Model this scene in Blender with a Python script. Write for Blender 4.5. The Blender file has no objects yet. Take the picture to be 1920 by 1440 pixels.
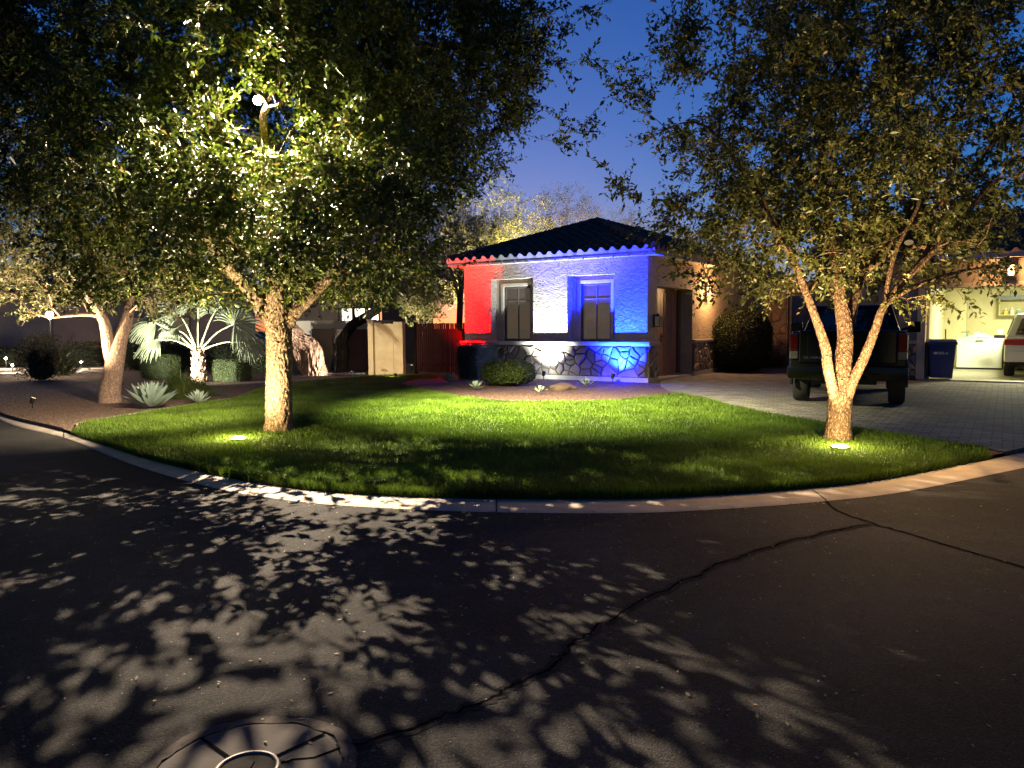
import bpy, bmesh, math, random
import numpy as np
from mathutils import Vector, Matrix, noise as mnoise

scene = bpy.context.scene
COL = scene.collection
rng = np.random.default_rng(7)
random.seed(7)
R = math.radians

# ------------------------------------------------------------------ helpers
def tag(o, label=None, cat=None, group=None, kind=None):
    if label: o['label'] = label
    if cat: o['category'] = cat
    if group: o['group'] = group
    if kind: o['kind'] = kind
    return o

def empty(name, loc=(0, 0, 0), rz=0.0, label=None, cat=None, group=None, parent=None):
    o = bpy.data.objects.new(name, None)
    COL.objects.link(o)
    o.empty_display_size = 0.2
    o.location = loc
    o.rotation_euler = (0, 0, rz)
    if parent: o.parent = parent
    return tag(o, label, cat, group)

def link(name, me, mat=None, parent=None, loc=None, rot=None):
    o = bpy.data.objects.new(name, me)
    COL.objects.link(o)
    if mat is not None and len(me.materials) == 0: me.materials.append(mat)
    if parent: o.parent = parent
    if loc is not None: o.location = loc
    if rot is not None: o.rotation_euler = rot
    return o

def fast_mesh(name, V, F, smooth=False, shade=None):
    """V (n,3) float, F (m,k) int"""
    V = np.asarray(V, np.float32); F = np.asarray(F, np.int32)
    me = bpy.data.meshes.new(name)
    me.vertices.add(len(V)); me.vertices.foreach_set('co', V.ravel())
    k = F.shape[1]
    me.loops.add(F.size); me.loops.foreach_set('vertex_index', F.ravel())
    me.polygons.add(len(F))
    me.polygons.foreach_set('loop_start', np.arange(0, F.size, k, dtype=np.int32))
    me.polygons.foreach_set('loop_total', np.full(len(F), k, np.int32))
    if smooth: me.polygons.foreach_set('use_smooth', np.ones(len(F), bool))
    me.update(calc_edges=True)
    if shade is not None:
        at = me.attributes.new('shade', 'FLOAT', 'FACE')
        at.data.foreach_set('value', np.asarray(shade, np.float32))
    return me

class MB:
    def __init__(self): self.v = []; self.f = []
    def add(self, vs, fs):
        n = len(self.v); self.v += [tuple(p) for p in vs]; self.f += [tuple(i + n for i in f) for f in fs]
    def box(self, x0, x1, y0, y1, z0, z1):
        self.hull((x0, x1, y0, y1, z0), (x0, x1, y0, y1, z1))
    def hull(self, b, t):
        vs = [(b[0], b[2], b[4]), (b[1], b[2], b[4]), (b[1], b[3], b[4]), (b[0], b[3], b[4]),
              (t[0], t[2], t[4]), (t[1], t[2], t[4]), (t[1], t[3], t[4]), (t[0], t[3], t[4])]
        self.add(vs, [(0, 3, 2, 1), (4, 5, 6, 7), (0, 1, 5, 4), (1, 2, 6, 5), (2, 3, 7, 6), (3, 0, 4, 7)])
    def prism(self, pts, axis, a0, a1):
        """pts 2D polygon, extruded along axis ('x': pts are (y,z); 'y': (x,z); 'z': (x,y))"""
        def mk(p, a):
            return {'x': (a, p[0], p[1]), 'y': (p[0], a, p[1]), 'z': (p[0], p[1], a)}[axis]
        n = len(pts)
        vs = [mk(p, a0) for p in pts] + [mk(p, a1) for p in pts]
        fs = [tuple(range(n - 1, -1, -1)), tuple(range(n, 2 * n))]
        fs += [(i, (i + 1) % n, n + (i + 1) % n, n + i) for i in range(n)]
        self.add(vs, fs)
    def tube(self, pts, radii, sides=8, cap=True):
        pts = [Vector(p[:3]) for p in pts]
        n = len(pts)
        if not hasattr(radii, '__len__'): radii = [radii] * n
        t0 = (pts[1] - pts[0]).normalized()
        ref = Vector((0, 0, 1)) if abs(t0.z) < .9 else Vector((1, 0, 0))
        u = t0.cross(ref).normalized()
        base = len(self.v)
        for i in range(n):
            t = (pts[min(i + 1, n - 1)] - pts[max(i - 1, 0)])
            if t.length < 1e-9: t = t0
            t = t.normalized()
            u = (u - t * u.dot(t)).normalized()
            w = t.cross(u)
            for k in range(sides):
                a = 2 * math.pi * k / sides
                self.v.append(tuple(pts[i] + (u * math.cos(a) + w * math.sin(a)) * radii[i]))
        for i in range(n - 1):
            for k in range(sides):
                a = base + i * sides + k; b = base + i * sides + (k + 1) % sides
                self.f.append((a, b, b + sides, a + sides))
        if cap:
            self.f.append(tuple(base + k for k in range(sides - 1, -1, -1)))
            self.f.append(tuple(base + (n - 1) * sides + k for k in range(sides)))
    def lathe(self, prof, sides=24, c=(0, 0, 0), axis='z', cap=True):
        """prof list of (r, h)"""
        base = len(self.v)
        for r, h in prof:
            for k in range(sides):
                a = 2 * math.pi * k / sides
                x, y = r * math.cos(a), r * math.sin(a)
                p = {'z': (x, y, h), 'x': (h, x, y), 'y': (x, h, y)}[axis]
                self.v.append((c[0] + p[0], c[1] + p[1], c[2] + p[2]))
        for i in range(len(prof) - 1):
            for k in range(sides):
                a = base + i * sides + k; b = base + i * sides + (k + 1) % sides
                self.f.append((a, b, b + sides, a + sides))
        if not cap: return
        self.f.append(tuple(base + k for k in range(sides - 1, -1, -1)))
        self.f.append(tuple(base + (len(prof) - 1) * sides + k for k in range(sides)))
    def build(self, name, mat, parent=None, bevel=0, seg=2, smooth=False, loc=None, rot=None, shade=False):
        me = bpy.data.meshes.new(name)
        me.from_pydata(self.v, [], self.f)
        bm = bmesh.new(); bm.from_mesh(me)
        bmesh.ops.recalc_face_normals(bm, faces=bm.faces)
        if bevel:
            bmesh.ops.bevel(bm, geom=[e for e in bm.edges if e.is_manifold and e.calc_face_angle(0) > .5], offset=bevel,
                            segments=seg, affect='EDGES', profile=.6, clamp_overlap=True)
        bm.to_mesh(me); bm.free()
        if smooth:
            for p in me.polygons: p.use_smooth = True
            try: me.set_sharp_from_angle(angle=R(40))
            except Exception: pass
        return link(name, me, mat, parent, loc, rot)

def catmull(pts, per=6, closed=False):
    P = [np.array(p, float) for p in pts]; out = []
    n = len(P)
    rngi = range(n if closed else n - 1)
    for i in rngi:
        p0 = P[(i - 1) % n] if (closed or i > 0) else P[0]
        p1 = P[i]; p2 = P[(i + 1) % n]
        p3 = P[(i + 2) % n] if (closed or i + 2 < n) else P[-1]
        for k in range(per):
            t = k / per
            out.append(.5 * ((2 * p1) + (-p0 + p2) * t + (2 * p0 - 5 * p1 + 4 * p2 - p3) * t * t + (-p0 + 3 * p1 - 3 * p2 + p3) * t ** 3))
    if not closed: out.append(P[-1])
    return out

def text_mesh(name, body, size, depth, mat, parent, matrix):
    cu = bpy.data.curves.new(name, 'FONT')
    cu.body = body; cu.size = size; cu.extrude = depth; cu.align_x = 'CENTER'; cu.align_y = 'CENTER'
    tmp = bpy.data.objects.new(name + '_curve', cu)
    COL.objects.link(tmp)
    dg = bpy.context.evaluated_depsgraph_get(); dg.update()
    me = bpy.data.meshes.new_from_object(tmp.evaluated_get(dg))
    bpy.data.objects.remove(tmp); bpy.data.curves.remove(cu)
    me.transform(matrix)
    me.materials.clear()
    return link(name, me, mat, parent)

# ------------------------------------------------------------------ materials
def M(name, col, rough=.8, var=None, var_col=None, bump=None, metal=0.0, spec=.5, coat=0.0, emit=None, estr=0.0,
      trans=0.0, col2=None, island=False, alpha=None):
    """generic procedural material: colour noise var=(scale, amount), bump=(scale, strength, distance)"""
    m = bpy.data.materials.new(name); m.use_nodes = True
    nt = m.node_tree; N = nt.nodes; L = nt.links
    b = N['Principled BSDF']
    b.inputs['Roughness'].default_value = rough
    b.inputs['Metallic'].default_value = metal
    b.inputs['Specular IOR Level'].default_value = spec
    b.inputs['Coat Weight'].default_value = coat
    b.inputs['Base Color'].default_value = (*col, 1)
    tc = N.new('ShaderNodeTexCoord')
    if var:
        nz = N.new('ShaderNodeTexNoise'); nz.inputs['Scale'].default_value = var[0]; nz.inputs['Detail'].default_value = 8
        nz.inputs['Roughness'].default_value = .65
        L.new(tc.outputs['Object'], nz.inputs['Vector'])
        mx = N.new('ShaderNodeMix'); mx.data_type = 'RGBA'
        c2 = var_col if var_col else tuple(c * (1 - var[1]) for c in col)
        mx.inputs[6].default_value = (*c2, 1); mx.inputs[7].default_value = (*col, 1)
        rp = N.new('ShaderNodeMapRange'); rp.inputs[1].default_value = .3; rp.inputs[2].default_value = .7
        L.new(nz.outputs['Fac'], rp.inputs[0]); L.new(rp.outputs[0], mx.inputs[0])
        L.new(mx.outputs[2], b.inputs['Base Color'])
    if bump:
        nb = N.new('ShaderNodeTexNoise'); nb.inputs['Scale'].default_value = bump[0]; nb.inputs['Detail'].default_value = 7
        L.new(tc.outputs['Object'], nb.inputs['Vector'])
        bp = N.new('ShaderNodeBump'); bp.inputs['Strength'].default_value = bump[1]; bp.inputs['Distance'].default_value = bump[2]
        L.new(nb.outputs['Fac'], bp.inputs['Height']); L.new(bp.outputs[0], b.inputs['Normal'])
    if emit:
        b.inputs['Emission Color'].default_value = (*emit, 1); b.inputs['Emission Strength'].default_value = estr
    if trans: b.inputs['Transmission Weight'].default_value = trans
    return m

def emis(name, col, strength, sample=False):
    m = bpy.data.materials.new(name); m.use_nodes = True
    nt = m.node_tree; nt.nodes.clear()
    e = nt.nodes.new('ShaderNodeEmission'); e.inputs[0].default_value = (*col, 1); e.inputs[1].default_value = strength
    o = nt.nodes.new('ShaderNodeOutputMaterial'); nt.links.new(e.outputs[0], o.inputs[0])
    m.cycles.emission_sampling = 'AUTO' if sample else 'NONE'
    return m

def leaf_mat(name, dark, light, trans=.35, rough=.42, yellow=None):
    m = bpy.data.materials.new(name); m.use_nodes = True
    nt = m.node_tree; N = nt.nodes; L = nt.links
    b = N['Principled BSDF']; out = N['Material Output']
    at = N.new('ShaderNodeAttribute'); at.attribute_name = 'shade'
    cr = N.new('ShaderNodeValToRGB')
    cr.color_ramp.elements[0].color = (*dark, 1); cr.color_ramp.elements[1].color = (*light, 1)
    cr.color_ramp.elements[1].position = .93
    if yellow:
        e = cr.color_ramp.elements.new(.985); e.color = (*yellow, 1)
    L.new(at.outputs['Fac'], cr.inputs[0])
    tc = N.new('ShaderNodeTexCoord'); nz = N.new('ShaderNodeTexNoise'); nz.inputs['Scale'].default_value = 1.3
    L.new(tc.outputs['Object'], nz.inputs['Vector'])
    mr = N.new('ShaderNodeMapRange'); mr.inputs[1].default_value = .3; mr.inputs[2].default_value = .7; mr.inputs[3].default_value = .6; mr.inputs[4].default_value = 1.25
    L.new(nz.outputs['Fac'], mr.inputs[0])
    ml = N.new('ShaderNodeVectorMath'); ml.operation = 'SCALE'
    L.new(cr.outputs[0], ml.inputs[0]); L.new(mr.outputs[0], ml.inputs['Scale'])
    L.new(ml.outputs[0], b.inputs['Base Color'])
    b.inputs['Roughness'].default_value = rough; b.inputs['Specular IOR Level'].default_value = .28
    tr = N.new('ShaderNodeBsdfTranslucent'); L.new(ml.outputs[0], tr.inputs[0])
    mx = N.new('ShaderNodeMixShader'); mx.inputs[0].default_value = trans
    L.new(b.outputs[0], mx.inputs[1]); L.new(tr.outputs[0], mx.inputs[2]); L.new(mx.outputs[0], out.inputs[0])
    return m

def bark_mat(name, light, dark, scale=14, zs=.22, strength=.9, dist=.02):
    m = bpy.data.materials.new(name); m.use_nodes = True
    nt = m.node_tree; N = nt.nodes; L = nt.links; b = N['Principled BSDF']
    b.inputs['Roughness'].default_value = .9; b.inputs['Specular IOR Level'].default_value = .15
    tc = N.new('ShaderNodeTexCoord'); mp = N.new('ShaderNodeMapping'); mp.inputs['Scale'].default_value = (1, 1, zs)
    L.new(tc.outputs['Object'], mp.inputs[0])
    nz = N.new('ShaderNodeTexNoise'); nz.inputs['Scale'].default_value = scale * .5; nz.inputs['Detail'].default_value = 4
    L.new(mp.outputs[0], nz.inputs['Vector'])
    ad = N.new('ShaderNodeMix'); ad.data_type = 'VECTOR'; ad.inputs[0].default_value = .12
    L.new(mp.outputs[0], ad.inputs[4]); L.new(nz.outputs['Color'], ad.inputs[5])
    vo = N.new('ShaderNodeTexVoronoi'); vo.feature = 'DISTANCE_TO_EDGE'; vo.inputs['Scale'].default_value = scale
    L.new(ad.outputs[1], vo.inputs['Vector'])
    mr = N.new('ShaderNodeMapRange'); mr.inputs[1].default_value = 0; mr.inputs[2].default_value = .22
    L.new(vo.outputs['Distance'], mr.inputs[0])
    n2 = N.new('ShaderNodeTexNoise'); n2.inputs['Scale'].default_value = scale * 3; n2.inputs['Detail'].default_value = 6
    L.new(mp.outputs[0], n2.inputs['Vector'])
    mu = N.new('ShaderNodeMath'); mu.operation = 'MULTIPLY'; L.new(mr.outputs[0], mu.inputs[0]); L.new(n2.outputs['Fac'], mu.inputs[1])
    mx = N.new('ShaderNodeMix'); mx.data_type = 'RGBA'
    mx.inputs[6].default_value = (*dark, 1); mx.inputs[7].default_value = (*light, 1)
    m2 = N.new('ShaderNodeMapRange'); m2.inputs[1].default_value = .05; m2.inputs[2].default_value = .5
    L.new(mu.outputs[0], m2.inputs[0]); L.new(m2.outputs[0], mx.inputs[0]); L.new(mx.outputs[2], b.inputs['Base Color'])
    bp = N.new('ShaderNodeBump'); bp.inputs['Strength'].default_value = strength; bp.inputs['Distance'].default_value = dist
    L.new(mu.outputs[0], bp.inputs['Height']); L.new(bp.outputs[0], b.inputs['Normal'])
    return m

def stucco_mat(name, col):
    """skip-trowel stucco: rough ridged plaster"""
    m = bpy.data.materials.new(name); m.use_nodes = True
    nt = m.node_tree; N = nt.nodes; L = nt.links; b = N['Principled BSDF']
    b.inputs['Roughness'].default_value = .92; b.inputs['Specular IOR Level'].default_value = .2
    tc = N.new('ShaderNodeTexCoord')
    mp = N.new('ShaderNodeMapping'); mp.inputs['Scale'].default_value = (1, 1, 1.7); mp.inputs['Rotation'].default_value = (0, .25, 0)
    L.new(tc.outputs['Object'], mp.inputs[0])
    n1 = N.new('ShaderNodeTexNoise'); n1.inputs['Scale'].default_value = 5.5; n1.inputs['Detail'].default_value = 5; n1.inputs['Roughness'].default_value = .6
    n1.inputs['Distortion'].default_value = 1.4
    L.new(mp.outputs[0], n1.inputs['Vector'])
    n2 = N.new('ShaderNodeTexNoise'); n2.inputs['Scale'].default_value = 28; n2.inputs['Detail'].default_value = 5
    L.new(tc.outputs['Object'], n2.inputs['Vector'])
    r1 = N.new('ShaderNodeMapRange'); r1.inputs[1].default_value = .42; r1.inputs[2].default_value = .6
    L.new(n1.outputs['Fac'], r1.inputs[0])
    ma = N.new('ShaderNodeMath'); ma.operation = 'MULTIPLY_ADD'; ma.inputs[1].default_value = .28
    L.new(n2.outputs['Fac'], ma.inputs[0]); L.new(r1.outputs[0], ma.inputs[2])
    bp = N.new('ShaderNodeBump'); bp.inputs['Strength'].default_value = .85; bp.inputs['Distance'].default_value = .03
    L.new(ma.outputs[0], bp.inputs['Height']); L.new(bp.outputs[0], b.inputs['Normal'])
    n3 = N.new('ShaderNodeTexNoise'); n3.inputs['Scale'].default_value = 2.2; n3.inputs['Detail'].default_value = 8
    L.new(tc.outputs['Object'], n3.inputs['Vector'])
    mx = N.new('ShaderNodeMix'); mx.data_type = 'RGBA'; mx.inputs[6].default_value = (*[c * .8 for c in col], 1); mx.inputs[7].default_value = (*[c * 1.1 for c in col], 1)
    L.new(n3.outputs['Fac'], mx.inputs[0]); L.new(mx.outputs[2], b.inputs['Base Color'])
    return m

def island_mat(name, stops, rough=.85, bump=(25, .6, .01), nscale=9):
    """colour per connected piece (stones, tiles) with grain"""
    m = bpy.data.materials.new(name); m.use_nodes = True
    nt = m.node_tree; N = nt.nodes; L = nt.links; b = N['Principled BSDF']
    b.inputs['Roughness'].default_value = rough; b.inputs['Specular IOR Level'].default_value = .25
    ge = N.new('ShaderNodeNewGeometry'); cr = N.new('ShaderNodeValToRGB'); cr.color_ramp.interpolation = 'CONSTANT'
    el = cr.color_ramp.elements
    el[0].position = 0; el[0].color = (*stops[0], 1); el[1].position = 1 / len(stops); el[1].color = (*stops[1], 1)
    for i, s in enumerate(stops[2:], 2):
        e = el.new(i / len(stops)); e.color = (*s, 1)
    L.new(ge.outputs['Random Per Island'], cr.inputs[0])
    tc = N.new('ShaderNodeTexCoord'); nz = N.new('ShaderNodeTexNoise'); nz.inputs['Scale'].default_value = nscale; nz.inputs['Detail'].default_value = 8
    L.new(tc.outputs['Object'], nz.inputs['Vector'])
    mr = N.new('ShaderNodeMapRange'); mr.inputs[3].default_value = .6; mr.inputs[4].default_value = 1.3
    L.new(nz.outputs['Fac'], mr.inputs[0])
    ml = N.new('ShaderNodeVectorMath'); ml.operation = 'SCALE'; L.new(cr.outputs[0], ml.inputs[0]); L.new(mr.outputs[0], ml.inputs['Scale'])
    L.new(ml.outputs[0], b.inputs['Base Color'])
    nb = N.new('ShaderNodeTexNoise'); nb.inputs['Scale'].default_value = bump[0]; nb.inputs['Detail'].default_value = 6
    L.new(tc.outputs['Object'], nb.inputs['Vector'])
    bp = N.new('ShaderNodeBump'); bp.inputs['Strength'].default_value = bump[1]; bp.inputs['Distance'].default_value = bump[2]
    L.new(nb.outputs['Fac'], bp.inputs['Height']); L.new(bp.outputs[0], b.inputs['Normal'])
    return m

def gravel_mat(name, stops, scale=42):
    m = bpy.data.materials.new(name); m.use_nodes = True
    nt = m.node_tree; N = nt.nodes; L = nt.links; b = N['Principled BSDF']
    b.inputs['Roughness'].default_value = .95; b.inputs['Specular IOR Level'].default_value = .2
    tc = N.new('ShaderNodeTexCoord')
    vo = N.new('ShaderNodeTexVoronoi'); vo.inputs['Scale'].default_value = scale; L.new(tc.outputs['Object'], vo.inputs['Vector'])
    v2 = N.new('ShaderNodeTexVoronoi'); v2.inputs['Scale'].default_value = scale * .37; L.new(tc.outputs['Object'], v2.inputs['Vector'])
    se = N.new('ShaderNodeSeparateColor'); L.new(vo.outputs['Color'], se.inputs[0])
    cr = N.new('ShaderNodeValToRGB'); el = cr.color_ramp.elements
    el[0].position = 0; el[0].color = (*stops[0], 1); el[1].position = 1; el[1].color = (*stops[-1], 1)
    for i, s in enumerate(stops[1:-1], 1):
        e = el.new(i / (len(stops) - 1)); e.color = (*s, 1)
    L.new(se.outputs[0], cr.inputs[0])
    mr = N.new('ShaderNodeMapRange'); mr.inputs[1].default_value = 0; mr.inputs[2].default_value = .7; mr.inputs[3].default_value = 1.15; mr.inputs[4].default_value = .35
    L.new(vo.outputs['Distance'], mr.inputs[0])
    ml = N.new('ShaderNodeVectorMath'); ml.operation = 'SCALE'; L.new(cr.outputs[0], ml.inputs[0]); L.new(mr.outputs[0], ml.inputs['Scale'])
    L.new(ml.outputs[0], b.inputs['Base Color'])
    ad = N.new('ShaderNodeMath'); ad.operation = 'MULTIPLY_ADD'; ad.inputs[1].default_value = 1.6
    L.new(v2.outputs['Distance'], ad.inputs[0]); L.new(vo.outputs['Distance'], ad.inputs[2])
    bp = N.new('ShaderNodeBump'); bp.invert = True; bp.inputs['Strength'].default_value = 1; bp.inputs['Distance'].default_value = .025
    L.new(ad.outputs[0], bp.inputs['Height']); L.new(bp.outputs[0], b.inputs['Normal'])
    return m

def asphalt_mat(name):
    m = bpy.data.materials.new(name); m.use_nodes = True
    nt = m.node_tree; N = nt.nodes; L = nt.links; b = N['Principled BSDF']
    b.inputs['Roughness'].default_value = .9; b.inputs['Specular IOR Level'].default_value = .12
    tc = N.new('ShaderNodeTexCoord')
    vo = N.new('ShaderNodeTexVoronoi'); vo.inputs['Scale'].default_value = 150; L.new(tc.outputs['Object'], vo.inputs['Vector'])
    se = N.new('ShaderNodeSeparateColor'); L.new(vo.outputs['Color'], se.inputs[0])
    cr = N.new('ShaderNodeValToRGB'); el = cr.color_ramp.elements
    el[0].color = (.02, .0192, .0182, 1); el[1].color = (.038, .036, .033, 1); el[1].position = .8
    e = el.new(.97); e.color = (.06, .056, .05, 1)
    L.new(se.outputs[0], cr.inputs[0])
    nz = N.new('ShaderNodeTexNoise'); nz.inputs['Scale'].default_value = .55; nz.inputs['Detail'].default_value = 6
    L.new(tc.outputs['Object'], nz.inputs['Vector'])
    mr = N.new('ShaderNodeMapRange'); mr.inputs[1].default_value = .3; mr.inputs[2].default_value = .7; mr.inputs[3].default_value = .5; mr.inputs[4].default_value = 1.5
    L.new(nz.outputs['Fac'], mr.inputs[0])
    n4 = N.new('ShaderNodeTexNoise'); n4.inputs['Scale'].default_value = 7; n4.inputs['Detail'].default_value = 10; n4.inputs['Roughness'].default_value = .7
    L.new(tc.outputs['Object'], n4.inputs['Vector'])
    m4 = N.new('ShaderNodeMath'); m4.operation = 'MULTIPLY_ADD'; m4.inputs[1].default_value = 1.2; m4.inputs[2].default_value = .4; L.new(n4.outputs['Fac'], m4.inputs[0])
    m5 = N.new('ShaderNodeMath'); m5.operation = 'MULTIPLY'; L.new(mr.outputs[0], m5.inputs[0]); L.new(m4.outputs[0], m5.inputs[1])
    ml = N.new('ShaderNodeVectorMath'); ml.operation = 'SCALE'; L.new(cr.outputs[0], ml.inputs[0]); L.new(m5.outputs[0], ml.inputs['Scale'])
    L.new(ml.outputs[0], b.inputs['Base Color'])
    n2 = N.new('ShaderNodeTexNoise'); n2.inputs['Scale'].default_value = 60; n2.inputs['Detail'].default_value = 6; L.new(tc.outputs['Object'], n2.inputs['Vector'])
    ad = N.new('ShaderNodeMath'); ad.operation = 'SUBTRACT'; L.new(n2.outputs['Fac'], ad.inputs[0]); L.new(vo.outputs['Distance'], ad.inputs[1])
    bp = N.new('ShaderNodeBump'); bp.inputs['Strength'].default_value = .55; bp.inputs['Distance'].default_value = .006
    L.new(ad.outputs[0], bp.inputs['Height']); L.new(bp.outputs[0], b.inputs['Normal'])
    return m

def paver_mat(name):
    m = bpy.data.materials.new(name); m.use_nodes = True
    nt = m.node_tree; N = nt.nodes; L = nt.links; b = N['Principled BSDF']
    b.inputs['Roughness'].default_value = .85; b.inputs['Specular IOR Level'].default_value = .3
    tc = N.new('ShaderNodeTexCoord'); mp = N.new('ShaderNodeMapping'); mp.inputs['Rotation'].default_value = (0, 0, R(33.4))
    L.new(tc.outputs['Object'], mp.inputs[0])
    br = N.new('ShaderNodeTexBrick'); br.inputs['Scale'].default_value = 1; br.inputs['Brick Width'].default_value = .24; br.inputs['Row Height'].default_value = .16
    br.inputs['Mortar Size'].default_value = .008; br.inputs['Mortar Smooth'].default_value = .3
    br.inputs['Color1'].default_value = (.22, .205, .18, 1); br.inputs['Color2'].default_value = (.12, .112, .1, 1); br.inputs['Mortar'].default_value = (.025, .023, .02, 1)
    L.new(mp.outputs[0], br.inputs['Vector'])
    nz = N.new('ShaderNodeTexNoise'); nz.inputs['Scale'].default_value = 3; nz.inputs['Detail'].default_value = 8; L.new(tc.outputs['Object'], nz.inputs['Vector'])
    mr = N.new('ShaderNodeMapRange'); mr.inputs[3].default_value = .55; mr.inputs[4].default_value = 1.35; L.new(nz.outputs['Fac'], mr.inputs[0])
    ml = N.new('ShaderNodeVectorMath'); ml.operation = 'SCALE'; L.new(br.outputs['Color'], ml.inputs[0]); L.new(mr.outputs[0], ml.inputs['Scale'])
    L.new(ml.outputs[0], b.inputs['Base Color'])
    bp = N.new('ShaderNodeBump'); bp.invert = True; bp.inputs['Strength'].default_value = .8; bp.inputs['Distance'].default_value = .008
    L.new(br.outputs['Fac'], bp.inputs['Height']); L.new(bp.outputs[0], b.inputs['Normal'])
    return m

# ------------------------------------------------------------------ lights
def point(name, loc, energy, col, radius=.05, parent=None):
    l = bpy.data.lights.new(name, 'POINT'); l.energy = energy; l.color = col; l.shadow_soft_size = radius
    o = bpy.data.objects.new(name, l); COL.objects.link(o); o.location = loc
    if parent: o.parent = parent
    return o

def spot(name, loc, target, energy, col, angle=80, blend=.6, radius=.04, parent=None):
    l = bpy.data.lights.new(name, 'SPOT'); l.energy = energy; l.color = col; l.shadow_soft_size = radius
    l.spot_size = R(angle); l.spot_blend = blend
    o = bpy.data.objects.new(name, l); COL.objects.link(o); o.location = loc
    d = Vector(target) - Vector(loc)
    o.rotation_euler = d.to_track_quat('-Z', 'Y').to_euler()
    if parent: o.parent = parent
    return o
# ------------------------------------------------------------------ light levels
SKY_STRENGTH = .2
SKY_TINT = (2.1, 1.26, 1.34, 1)
E_RED, E_WHITE, E_BLUE = 5200, 2300, 48000
E_LANTERN, E_GARLANT, E_KERB_FILL = 220, 90, 700
E_UP1, E_UP2, E_GLOW = 2000, 1900, 120
E_T3, E_PALM, E_GNARL, E_PIER, E_SHRUB, E_PALO, E_FEATH = 3600, 4000, 600, 300, 700, 34000, 20000
E_STREET, E_BULB, E_LAWN, E_BED = 9500, 10, 25000, 2500
E_PATH, E_POST = 160, 200
E_GARAGE = 560
# ------------------------------------------------------------------ camera, sky
cam = bpy.data.cameras.new('camera'); cam.sensor_width = 36; cam.lens = 36 * 1406 / 1920; cam.clip_start = .05; cam.clip_end = 2000
cobj = bpy.data.objects.new('camera', cam); COL.objects.link(cobj)
_p, _r = R(4.387), R(-.408)
_u = Vector((0, math.sin(_p), math.cos(_p))); _x = Vector((1, 0, 0)); _w = Vector((0, math.cos(_p), -math.sin(_p)))
_R = _x * math.cos(_r) + _u * math.sin(_r); _U = _u * math.cos(_r) - _x * math.sin(_r)
cobj.matrix_world = Matrix(((_R.x, _U.x, -_w.x, 0), (_R.y, _U.y, -_w.y, 0), (_R.z, _U.z, -_w.z, 1.6), (0, 0, 0, 1)))
scene.camera = cobj

SUN_EL, SUN_ROT = R(2.0), R(0)
world = bpy.data.worlds.new('World'); scene.world = world; world.use_nodes = True
wn = world.node_tree; bg = wn.nodes['Background']
sky = wn.nodes.new('ShaderNodeTexSky'); sky.sky_type = 'NISHITA'; sky.sun_disc = False
sky.sun_elevation = SUN_EL; sky.sun_rotation = SUN_ROT; sky.air_density = 1.0; sky.dust_density = .2; sky.ozone_density = 6
tint = wn.nodes.new('ShaderNodeMix'); tint.data_type = 'RGBA'; tint.blend_type = 'MULTIPLY'; tint.inputs[0].default_value = 1
tint.inputs[7].default_value = SKY_TINT
wn.links.new(sky.outputs[0], tint.inputs[6]); wn.links.new(tint.outputs[2], bg.inputs[0])
bg.inputs[1].default_value = SKY_STRENGTH
sl = bpy.data.lights.new('sun', 'SUN'); sl.energy = .004; sl.angle = R(10); sl.color = (.8, .85, 1)
so = bpy.data.objects.new('sun', sl); COL.objects.link(so); so.rotation_euler = (R(-88), 0, 0)

scene.view_settings.view_transform = 'Standard'; scene.view_settings.look = 'None'; scene.view_settings.exposure = 0
scene.render.engine = 'CYCLES'
cy = scene.cycles
cy.use_denoising = True
try: cy.denoiser = 'OPENIMAGEDENOISE'
except Exception: pass
cy.max_bounces = 5; cy.diffuse_bounces = 3; cy.glossy_bounces = 2; cy.transmission_bounces = 3; cy.transparent_max_bounces = 4
cy.sample_clamp_indirect = 3; cy.caustics_reflective = False; cy.caustics_refractive = False
cy.use_light_tree = True

# ------------------------------------------------------------------ house frame
HC = Vector((3.554, 19.695, .12)); HROT = -R(33.42)
HX = Vector((math.cos(HROT), math.sin(HROT), 0)); HY = Vector((-math.sin(HROT), math.cos(HROT), 0))
def H(x, y, z=0): return HC + HX * x + HY * y + Vector((0, 0, z))

# ------------------------------------------------------------------ ground sheets
m_dirt = gravel_mat('dirt', [(.06, .045, .032), (.1, .075, .055), (.08, .06, .045)], 14)
m_asph = asphalt_mat('asphalt')
m_conc = M('kerb_concrete', (.46, .39, .31), .9, var=(3.5, .4), bump=(60, .35, .006))
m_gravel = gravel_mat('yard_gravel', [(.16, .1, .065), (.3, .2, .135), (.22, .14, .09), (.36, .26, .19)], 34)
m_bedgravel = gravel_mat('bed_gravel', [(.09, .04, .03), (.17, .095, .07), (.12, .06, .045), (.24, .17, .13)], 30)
m_paver = paver_mat('pavers')
m_soil = M('lawn_soil', (.022, .04, .008), 1, var=(5, .5), bump=(40, .8, .02))
m_path = M('path_concrete', (.4, .33, .27), .9, var=(2.5, .3), bump=(45, .3, .005))

def sheet(name, pts, z, mat, label=None):
    bm = bmesh.new()
    vs = [bm.verts.new((p[0], p[1], z)) for p in pts]
    f = bm.faces.new(vs)
    bmesh.ops.triangulate(bm, faces=[f])
    bmesh.ops.recalc_face_normals(bm, faces=bm.faces)
    if sum(f.normal.z for f in bm.faces) < 0: bmesh.ops.reverse_faces(bm, faces=bm.faces)
    me = bpy.data.meshes.new(name); bm.to_mesh(me); bm.free()
    return tag(link(name, me, mat), kind='structure')

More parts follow.
